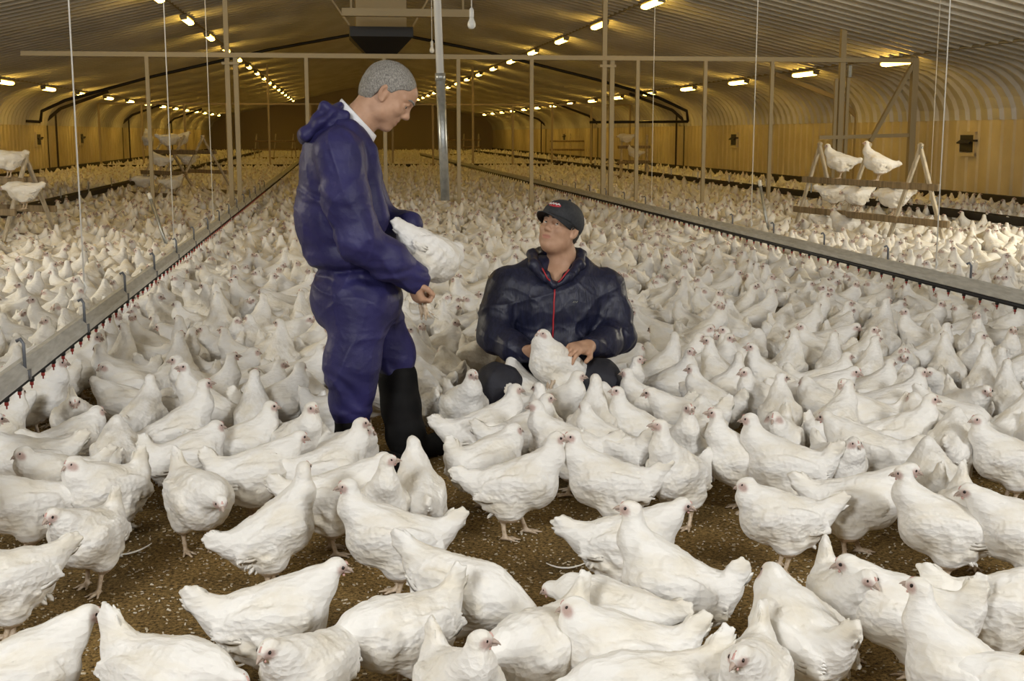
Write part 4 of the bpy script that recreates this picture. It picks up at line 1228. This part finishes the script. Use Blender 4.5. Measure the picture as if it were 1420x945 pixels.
# ------------------------------------------------------------------ the flock
# each hand-placed hen: image point of the body's middle, heading (0 = toward the roost side, 90 = away from the camera,
# 180 = toward the standing man's back, 270 = toward the camera), neck, tail lift, head turn, stride, sitting, label
NEAR = [
 (20, 938, 8, 'mid', 24, 0, 0, 0, 'white hen at the frame corner below the drinker rail, neck stretched forward'),
 (228, 942, 318, 'low', 68, 0, 0, 0, 'white hen with tall pointed tail, back to the bare litter, head out of frame'),
 (432, 925, 235, 'mid', 30, 0, 0, 0, 'broad white hen at the frame edge, rump covering the hen with the dirty-yellow back'),
 (374, 858, 4, 'mid', 42, 0, 0, 0, 'white hen on open litter with blunt raised tail, stretching toward another hen'),
 (562, 872, 212, 'low', 60, 0, 0, 0, 'white hen with upright cream tail seen over its back, behind the hen looking sideways'),
 (640, 822, 334, 'peck', 40, 0, 0, 0, 'white hen bent down pecking at the litter, rounded back uppermost'),
 (632, 948, 292, 'alert', 72, 62, 0, 0, 'white hen at the bottom edge, breast showing, head turned in profile'),
 (752, 897, 232, 'low', 60, 0, 0, 0, 'white hen with rod-like tail, sloping body, head hidden beyond the frame edge'),
 (868, 905, 184, 'tuck', 52, 0, 0, 0, 'white hen with sleepy lowered head, upright ragged tail, beside the tall-necked hen'),
 (938, 816, 172, 'tall', 60, 8, 0, 0, 'white hen with very tall neck and big fan tail on open litter'),
 (852, 850, 150, 'low', 20, 0, 0, 0, 'white hen whose rounded back alone shows behind the tall-necked hen\'s breast'),
 (905, 962, 200, 'low', 60, 0, 0, 0, 'white hen at the bottom edge of which only back and tail tip show'),
 (1042, 938, 262, 'mid', 74, -20, 0, 0, 'white hen facing the camera at the bottom edge, tail spike behind its head'),
 (1112, 885, 128, 'tuck', 50, 0, 0, 0, 'white hen seen from behind with curled loose tail feathers'),
 (1168, 826, 292, 'mid', 76, 18, 0, 0, 'white hen with beak touching a neighbour\'s face, thin tail upright'),
 (1268, 856, 178, 'mid', 72, 0, 0, 0, 'round white hen with red-tinged beak meeting another hen face to face'),
 (1345, 945, 166, 'tall', 30, 0, 0, 0, 'white hen with thick upright neck before the round-bodied hen, body cut by frame'),
 (1392, 846, 12, 'mid', 46, 0, 0, 0, 'white hen whose rump and folded wing show behind the thick-necked hen'),
 (1424, 962, 190, 'low', 30, 0, 0, 0, 'white hen at the frame corner showing only part of its back'),
 (716, 674, 2, 'alert', 28, 6, .042, 0, 'white hen striding alone on the litter in full profile before the crouching man'),
 (672, 642, 28, 'tuck', 74, 0, 0, 0, 'white hen behind the striding hen, raised tail and vent toward the camera'),
 (668, 602, 16, 'alert', 40, 0, 0, 0, 'white hen before the crouching man\'s dark knee, head up in profile'),
 (716, 606, 20, 'alert', 50, -6, 0, 0, 'white hen between the profile hen and the crouching man\'s shin, head lower'),
 (752, 604, 95, 'alert', 50, 40, 0, 0, 'white hen standing against the crouching man\'s leg with its head turned away'),
 (790, 622, 168, 'alert', 40, 10, 0, 0, 'white hen just below the held hen\'s feet, looking toward the standing man'),
 (818, 606, 80, 'tall', 40, 30, 0, 0, 'white hen under the held hen\'s tail, neck stretched up'),
 (850, 622, 150, 'alert', 62, -20, 0, 0, 'white hen beside the crouching man\'s far knee with its tail upright'),
 (848, 672, 178, 'alert', 46, 26, 0, 0, 'white hen in the middle of the cluster, looking out at the camera'),
 (868, 752, 6, 'mid', 30, 0, .03, 0, 'white hen with lowered neck crossing behind the tall-necked hen, beak over a leg'),
 (942, 662, 238, 'tall', 36, -40, 0, 0, 'white hen standing alone with bare ring round its long neck'),
 (908, 566, 165, 'alert', 50, 0, 0, 0, 'white hen past the crouching man\'s elbow with tail lifted behind'),
 (976, 606, 96, 'tuck', 46, 0, 0, 0, 'fluffy white hen seen from behind, legs showing on dark litter'),
 (1032, 642, 206, 'tall', 30, -18, 0, 0, 'tall slim white hen facing the bare patch of litter'),
 (1092, 650, 178, 'alert', 58, 0, 0, 0, 'white hen in profile with dark pink face behind the plump squatting hen'),
 (1086, 716, 192, 'tuck', 40, 0, 0, 0, 'plump white hen with head drawn in to its breast, feet on dark litter'),
 (1186, 698, 8, 'mid', 40, 0, .03, 0, 'white hen with broad folded wing, head hidden behind a bigger hen'),
 (1312, 732, 180, 'alert', 38, 0, 0, 0, 'big white hen in long profile with sharp tail raised, facing the cluster'),
 (1204, 632, 160, 'mid', 40, 0, 0, 0, 'white hen leaning forward with dark-faced head low over the cluster'),
 (1160, 642, 300, 'tuck', 50, 0, 0, 0, 'white hen sunk between neighbours, small pink face toward the camera'),
 (1238, 610, 10, 'alert', 40, 0, 0, 0, 'white hen with bright red comb in profile before the arch-backed hen'),
 (1326, 584, 338, 'peck', 40, 0, 0, 0, 'white hen with long arched back reaching down to the litter'),
 (1318, 626, 84, 'tuck', 46, 0, 0, 0, 'ruffled white hen seen from behind over bare dark litter'),
 (1402, 636, 200, 'alert', 40, 10, 0, 0, 'white hen at the frame edge looking across the ruffled hen'),
 (1292, 672, 100, 'tuck', 70, 0, 0, 0, 'white hen with blunt upright tail behind the big profile hen'),
 (1336, 712, 275, 'low', 84, 0, 0, 0, 'white hen mostly hidden by the big profile hen, spike of tail showing'),
 (1424, 742, 190, 'mid', 40, 0, 0, 0, 'white hen cut by the frame edge below the hen looking across'),
 (124, 740, 232, 'mid', 74, -6, .03, 0, 'white hen on bare litter facing the camera, both spread feet visible'),
 (32, 702, 190, 'tuck', 34, 0, 0, 0, 'large white hen at the frame edge with broad creamy flank'),
 (4, 806, 196, 'low', 30, 0, .03, 0, 'white hen leaving the frame below the large creamy-flanked hen'),
 (272, 692, 292, 'low', 62, -12, 0, 0, 'white hen with head bowed toward the camera and tail high, beside the ragged hen'),
 (376, 738, 24, 'tall', 24, 30, .03, 0, 'large ragged white hen with loose wing feathers, neck turned from the camera'),
 (352, 658, 14, 'mid', 58, 0, 0, 0, 'white hen with yellowish stained wing behind the ragged hen'),
 (452, 652, 16, 'alert', 40, 0, 0, 0, 'white hen with head up in front of the standing man\'s boot'),
 (462, 694, 10, 'mid', 40, 0, 0, 0, 'white hen reaching its head past the hen with long white neck'),
 (526, 702, 282, 'tall', 50, 70, 0, 0, 'white hen with long straight neck, head sideways before the boots'),
 (548, 748, 180, 'alert', 40, 0, 0, 0, 'white hen in profile with serrated tail, facing the ragged hen'),
 (582, 692, 98, 'alert', 28, 10, 0, 0, 'white hen seen from behind on dark litter by the boot toe'),
 (242, 608, 10, 'tall', 18, 0, 0, 0, 'slender white hen with tall dark-faced head above the bare patch of litter'),
 (330, 618, 2, 'alert', 40, 0, 0, 0, 'white hen with open beak sitting behind the stained-wing hen'),
 (408, 616, 300, 'alert', 50, 10, 0, 0, 'white hen facing the camera with pale beak beside the trouser hem'),
 (196, 586, 70, 'alert', 30, 0, 0, 0, 'smooth-backed white hen turned from the camera beside the slender hen'),
 (166, 640, 92, 'tuck', 40, 0, 0, 0, 'white hen seen from behind with grey shaded underside and legs'),
 (96, 612, 24, 'tuck', 40, 0, 0, 0, 'white hen with long level back between the drinker rail and bare litter'),
 (42, 640, 186, 'mid', 40, 0, 0, 0, 'white hen with red-rimmed beak open under the drinker rail'),
 (84, 664, 200, 'tuck', 46, 0, 0, 0, 'white hen with pale flat back behind the hen facing the camera'),
 (150, 682, 215, 'tuck', 78, 0, 0, 0, 'white hen of which a ragged tail rises beside the bare litter'),
 (350, 552, 8, 'alert', 30, 0, 0, 0, 'white hen with grey face in profile behind the open-beaked hen'),
 (288, 560, 20, 'tall', 30, 0, 0, 0, 'white hen with upright neck behind the slender hen\'s tail'),
 (1060, 560, 230, 'alert', 50, -20, 0, 0, 'white hen looking at the camera beyond the tall slim hen'),
 (1150, 600, 60, 'alert', 60, 0, 0, 0, 'white hen with upright split tail behind the dark-faced hen'),
 (1195, 548, 20, 'alert', 40, 20, 0, 0, 'plump white hen with grey face above the red-combed hen'),
 (1362, 548, 88, 'tall', 30, 0, 0, 0, 'white hen seen from behind with tapered neck beyond the arch-backed hen'),
 (1262, 552, 100, 'tuck', 50, 0, 0, 0, 'white hen turned tail-first behind the plump grey-faced hen'),
 (640, 566, 290, 'alert', 40, 10, 0, 0, 'white hen standing by the crouching man\'s knee on dark litter'),
 (596, 556, 100, 'tuck', 56, 0, 0, 0, 'white hen showing its rump between the two men'),
]
SPECIAL_PX = []
taken = []          # (x, y, radius) already occupied on the litter
MANX, MANY = 0, 0

for a in ((SM.x - .12, SM.y - .05, .30), (SM.x + .14, SM.y + .05, .32), (CM.x - .12, CM.y + .05, .36), (CM.x + .18, CM.y + .08, .36), (CM.x, CM.y + .3, .36)): taken.append(a)
LEGS = [on_z(1095, 340), on_z(1222, 360), on_z(1318, 374)]

def face_angle(h, x, y):
    """heading given as seen in the photograph (0 = to the roost side) -> world yaw"""
    return R(h) - math.atan2(x, y)

for i, (bx, by, h, neck, tail, turn, stride, sit, lab) in enumerate(NEAR):
    p = on_z(bx, by, .19)
    key = hen_data(neck=neck, tail=tail, turn=turn, stride=stride, sit=bool(sit), h=.0066, seed=i % 5, plump=(1.0, 1.06, .96)[i % 3])
    s = (.93, .97, .90, .95)[i % 4]
    o = hen_object(key, (p.x, p.y, 0), face_angle(h, p.x, p.y), s)
    tag(o, lab, 'hen', 'white hens of the flock')
    taken.append((p.x, p.y, .13))

# the rest of the individual hens: the crowd nearest the camera beyond the hand-placed ones
POOL = [dict(neck='alert', tail=46, turn=0), dict(neck='alert', tail=66, turn=35), dict(neck='tall', tail=40, turn=-30), dict(neck='tall', tail=58, turn=60), dict(neck='mid', tail=64, turn=0),
        dict(neck='mid', tail=35, turn=-40), dict(neck='tuck', tail=68, turn=0), dict(neck='tuck', tail=52, turn=20), dict(neck='alert', tail=70, turn=-60), dict(neck='tall', tail=34, turn=10)]
POOLN = [hen_data(h=.0085, seed=q % 4, **kw) for q, kw in enumerate(POOL)]
rf = random.Random(11)
WEAVE = [0, 1, 2, 3, 4, 5, 7, 8, 9, 6]
def clear(x, y, r):
    for a, b, q in taken:
        if (a - x) ** 2 + (b - y) ** 2 < (r * .5 + q) ** 2: return False
    return True
def hides_litter(x, y):
    px, py = to_px((x, y, .2))
    if py > 636: return True
    if 600 < px < 660 and py > 600: return True
    if 555 < px < 625 and py > 585: return True
    return False
def blocked(x, y):
    if abs(y - YP) < .12: return True
    for lx in (-1.27, 3.90):
        if abs(x - lx) < .11: return True
    if min((Vector((x, y + .28, 0)) - l).length for l in LEGS) < .42: return True
    if 19.0 < y < 20.2 and (x * 7.3) % 1.0 < .62: return True
    return False
def scatter(ymin, ymax, spacing, margin, tries, rng, occ, lim=10**9):
    """dart throwing on a hash grid, only where the camera (or one a step aside) can see"""
    cell = spacing; grid = {}
    out = []
    for (a, b, q) in occ: grid.setdefault((int(a // cell), int(b // cell)), []).append((a, b, q + .11))
    for _ in range(tries):
        y = math.sqrt(rng.uniform(ymin ** 2, ymax ** 2)) if ymax < 46 else rng.uniform(ymin, ymax)
        w0 = math.tan(YAW - math.atan(710 / FPX)) * y - margin; w1 = math.tan(YAW + math.atan(710 / FPX)) * y + margin
        x = rng.uniform(max(w0, WL + .35), min(w1, WR - .35))
        gx, gy = int(x // cell), int(y // cell); ok = True
        for i in (-1, 0, 1):
            for j in (-1, 0, 1):
                for (a, b, q) in grid.get((gx + i, gy + j), ()):
                    if (a - x) ** 2 + (b - y) ** 2 < q * q: ok = False
        if not ok or blocked(x, y) or hides_litter(x, y): continue
        grid.setdefault((gx, gy), []).append((x, y, spacing)); out.append((x, y))
        if len(out) >= lim: break
    return out

pts = scatter(4.6, 15.0, .242, 1.1, 120000, rf, taken)
pts.sort(key=lambda p: p[1])
N_INDIV = 286 - len(NEAR)
LOOKS = {0: 'turned to the roosts', 1: 'turned away', 2: 'turned from the roosts', 3: 'facing out'}
mid_pts = []
n_ind = 0
def in_frame(x, y):
    px, py = to_px((x, y, .25)); return -10 < px < 1430 and py < 960
def hidden_by_man(x, y):
    px, py = to_px((x, y, .30)); return (425 < px < 560 and 150 < py < 620 and y > SM.y) or (685 < px < 850 and 300 < py < 580 and y > CM.y)
for (x, y) in pts:
    px, py = to_px((x, y, .3))
    h = rf.choice((0, 0, 35, 90, 90, 120, 180, 180, 215, 270, 300)) + rf.uniform(-25, 25)
    for lx in (-1.27, 3.9):                                       # drinking hens face the rail
        if .12 < abs(x - lx) < .34 and rf.random() < .75: h = (180 if x > lx else 0) + rf.uniform(-30, 30)
    yaw = face_angle(h, x, y)
    if n_ind < N_INDIV and in_frame(x, y) and not hidden_by_man(x, y):
        q = rf.choice(WEAVE)
        o = hen_object(POOLN[q], (x, y, 0), yaw, rf.uniform(.88, 1.0)); n_ind += 1
        if x < -1.27: zone = 'past the rail behind the standing man'
        elif px < 520: zone = 'between standing man and drinker rail'
        elif px < 690: zone = 'between the two men'
        elif x > 3.9: zone = 'past the rail below the timber roosts'
        elif px < 1000: zone = 'past the crouching man\'s arm'
        else: zone = 'crowded before the roost-side rail'
        nk = POOL[q]['neck']
        look = {'alert': 'head raised', 'tall': 'neck stretched tall', 'mid': 'neck reaching forward', 'low': 'head down', 'tuck': 'neck drawn in'}[nk]
        lk = LOOKS[int(((h + 45) % 360) // 90)]
        lab = 'white hen ' + zone + ', ' + lk + ', ' + look
        tag(o, lab, 'hen', 'white hens ' + zone + ' ' + lk + ' ' + look)
    else:
        mid_pts.append((x, y, yaw))

# everything farther off is past counting: one object per depth
def crowd(name, label, points, pool, mats, smooth=True):
    Vs, Fs, Ms, Ts, b = [], [], [], [], 0
    for (x, y, yaw, q, s) in points:
        V, F, mi, tint, _ = HEN_CACHE[pool[q]]
        c, sn = math.cos(yaw) * s, math.sin(yaw) * s
        Vs.append(np.stack([V[:, 0] * c - V[:, 1] * sn + x, V[:, 0] * sn + V[:, 1] * c + y, V[:, 2] * s], 1).astype(np.float32))
        Fs.append(F + b); Ms.append(mi); Ts.append(tint); b += len(V)
    o = mesh_obj(name, np.concatenate(Vs), np.concatenate(Fs), mats, None, smooth, np.concatenate(Ms))
    at = o.data.attributes.new('bare_skin', 'FLOAT', 'POINT'); at.data.foreach_set('value', np.concatenate(Ts).astype(np.float32))
    return tag(o, label, 'hens', None, 'stuff')
P1 = [hen_data(h=.0165, seed=q, plain=1, **kw) for q, kw in enumerate(POOL[:8])] + [hen_data(h=.025, seed=q, plain=1, **kw) for q, kw in enumerate(POOL[:8])]
P2 = [hen_data(h=.034, seed=q, plain=2, **kw) for q, kw in enumerate(POOL[:6])]
P3 = [hen_data(h=.055, seed=q, plain=2, **kw) for q, kw in enumerate(POOL[:5])]
mp_ = [(x, y, a, rf.randrange(8), rf.uniform(.88, 1.0)) for (x, y, a) in mid_pts]
mp2 = [(x, y, rf.uniform(0, 6.28), 8 + rf.randrange(8), rf.uniform(.88, 1.0)) for (x, y) in scatter(15.1, 22.0, .255, 1.3, 60000, rf, [])]
crowd('hen_crowd', 'packed white hens filling the litter from behind the two men to the partition', mp_ + mp2, P1, HEN_MATS)
far = [(x, y, rf.uniform(0, 6.28), rf.randrange(6), rf.uniform(.88, 1.0)) for (x, y) in scatter(22.0, 45.0, .29, 1.4, 60000, rf, [])]
crowd('hen_crowd', 'dim sea of hens on the litter beyond the steel partition', far, P2, HEN_MATS)
vfar = [(x, y, rf.uniform(0, 6.28), rf.randrange(5), rf.uniform(.88, 1.0)) for (x, y) in scatter(45.0, 88.0, .36, .5, 40000, rf, [])]
crowd('hen_crowd', 'faint hens covering the far end of the house', vfar, P3, HEN_MATS)
print('HENS individual', len(NEAR) + n_ind, 'mid', len(mp_) + len(mp2), 'far', len(far), 'vfar', len(vfar), 'faces', sum(len(o.data.polygons) for o in C.objects if o.name.startswith('hen_crowd')))

# ------------------------------------------------------------------ hens on the roosts
PK = [hen_data(neck='alert', tail=8, turn=10, h=.009, seed=1), hen_data(neck='mid', tail=12, turn=-15, h=.009, seed=2), hen_data(neck='low', tail=25, turn=0, h=.009, seed=3), hen_data(neck='tall', tail=5, turn=0, h=.009, seed=0)]
def perch(px, py, Y, h, q, label, sc=.95, group='hens on the timber roosts'):
    """px, py: the bird's feet in the photograph, at distance Y"""
    p = at_y(px, py, Y); o = hen_object(PK[q], p, face_angle(h, p.x, p.y), sc)
    tag(o, label, 'hen', group); return p
def on_rail(px, frac, h, q, label, back=False, sc=1.03, rst=None, group='hens on the timber roosts'):
    A0, A1, B0, B1, zt = rst or ROOST_A
    mid0, mid1 = (A0 + B0) / 2 + Vector((0, 0, zt)), (A1 + B1) / 2 + Vector((0, 0, zt))
    out_ = ((A0 + A1) / 2 - (B0 + B1) / 2).normalized() * .05
    a, b = (A0, A1) if not back else (B0, B1)
    P, Q = a.lerp(mid0, frac) + out_ * (1 if not back else -1), b.lerp(mid1, frac) + out_ * (1 if not back else -1)
    lo, hi = -0.2, 1.2
    for _ in range(40):
        m_ = (lo + hi) / 2
        if to_px(P.lerp(Q, m_))[0] < px: lo = m_
        else: hi = m_
    p = P.lerp(Q, m_) + Vector((0, 0, .034)); o = hen_object(PK[q], p, face_angle(h, p.x, p.y), sc)
    tag(o, label, 'hen', group)
on_rail(1164, .67, 176, 0, 'white hen on the top rail of the near roost, beside the outer leg')
on_rail(1216, .67, 190, 3, 'white hen on the top rail of the near roost with head raised highest')
on_rail(1156, .37, 8, 2, 'white hen on the middle rail of the near roost, tail to the outer leg')
on_rail(1188, .37, 218, 2, 'white hen on the middle rail of the near roost, rump raised, head lowered')
on_rail(1238, .37, 165, 2, 'white hen on the middle rail of the near roost behind the end leg', True)
on_rail(1172, .08, 176, 0, 'white hen on the lowest rail of the near roost, large in profile')
on_rail(1140, .08, 30, 2, 'white hen low behind the outer legs of the near roost', True)

DIM = 'hens on the dim roost behind the stake'
for (px, fr, h, q, bk_, lab) in ((234, .79, 10, 2, False, 'dim hen on top of the roost behind the stake, body lengthways'), (206, .79, 100, 0, False, 'dim hen on top of the roost behind the stake, seen end on'),
        (222, .50, 170, 0, False, 'dim hen on the middle rail of the roost behind the stake, plumpest'), (250, .79, 20, 1, True, 'dim hen high on the far side of the roost behind the stake'),
        (200, .20, 190, 2, False, 'dim hen on the lowest rail of the roost behind the stake'), (262, .50, 30, 2, True, 'dim hen on the far side of the roost behind the stake, head low'), (240, .20, 10, 1, False, 'dim hen low down at the end of the roost behind the stake')):
    on_rail(px, fr, h, q, lab, bk_, 1.05, ROOST_D, DIM)
on_rail(12, .79, 200, 2, 'white hen on the upper rail of the cut-off roost, tail pointing into the picture', False, 1.0, ROOST_L, 'hens on the cut-off roost')
on_rail(34, .50, 160, 2, 'white hen on the middle rail of the cut-off roost, rump raised', False, 1.0, ROOST_L, 'hens on the cut-off roost')
p_ = on_z(24, 392); o_ = hen_object(PK[0], (p_.x, p_.y, 0), face_angle(20, p_.x, p_.y), 1.0); tag(o_, 'white hen standing at the foot of the cut-off roost, head up', 'hen', 'hens on the cut-off roost')
on_rail(868, .79, 180, 2, 'dim hen on top of the roost past the twin bearing post', False, 1.05, ROOST_P, 'hens beyond the partition posts')
on_rail(880, .50, 170, 0, 'dim hen on the middle rail of the roost past the twin bearing post', False, 1.05, ROOST_P, 'hens beyond the partition posts')

# ------------------------------------------------------------------ loose feathers and shavings on the litter
def loose_feather(px, py, ang, L, W, curl, label):
    p = on_z(px, py); V, F = [], []; n = 9
    for i in range(n):
        t = i / (n - 1); w = W * (math.sin(math.pi * min(t * .92 + .08, 1)) ** .7) * (.25 if t < .12 else 1)
        c = np.array((t * L - L / 2, curl * (t - .5) ** 2 * 4, .006 + .014 * (t - .35) ** 2 * 4))
        V += [c + (0, -w, .001), c + (0, 0, .004), c + (0, w, .001), c + (0, 0, 0)]
    for i in range(n - 1):
        for j in range(4): F.append((i * 4 + j, i * 4 + (j + 1) % 4, i * 4 + 4 + (j + 1) % 4, i * 4 + 4 + j))
    F += [(3, 2, 1, 0), tuple(range(n * 4 - 4, n * 4))]
    o = mesh_obj('feather', V, F, M['feather'], None, True)
    o.location = (p.x, p.y, .002); o.rotation_euler = (0, 0, R(ang))
    tag(o, label, 'feather')
loose_feather(788, 792, -14, .15, .008, .02, 'long white feather lying on bare litter below the striding hen')
loose_feather(186, 770, 25, .12, .010, -.01, 'white feather on the litter beside the hen facing the camera')
loose_feather(190, 735, -50, .07, .014, .0, 'short curled feather on litter behind the hen facing the camera')
loose_feather(326, 930, 4, .13, .009, .01, 'feather on the litter under the hen with blunt raised tail')

rc = random.Random(5)
V, F = [], []
for _ in range(15000):
    y = math.sqrt(rc.uniform(2.9 ** 2, 7.6 ** 2)); x = rc.uniform(-.30 * y - .1, .62 * y + .1)
    L, W, H = rc.uniform(.0018, .0062), rc.uniform(.001, .0026), rc.uniform(.0006, .002); a = rc.uniform(0, 6.28); tl = rc.uniform(-.4, .4)
    c, s = math.cos(a), math.sin(a); b = len(V)
    for sx in (-1, 1):
        for sy in (-1, 1):
            for sz in (-1, 1):
                V.append((x + c * sx * L - s * sy * W, y + s * sx * L + c * sy * W, .003 + sz * H + sx * L * tl * .5 + .001))
    F += [(b, b + 1, b + 3, b + 2), (b + 4, b + 6, b + 7, b + 5), (b, b + 4, b + 5, b + 1), (b + 2, b + 3, b + 7, b + 6), (b, b + 2, b + 6, b + 4), (b + 1, b + 5, b + 7, b + 3)]
tag(mesh_obj('wood_shavings', V, np.array(F), M['shaving'], None, False), 'pale wood shavings scattered over the dark litter', 'shavings', None, 'stuff')
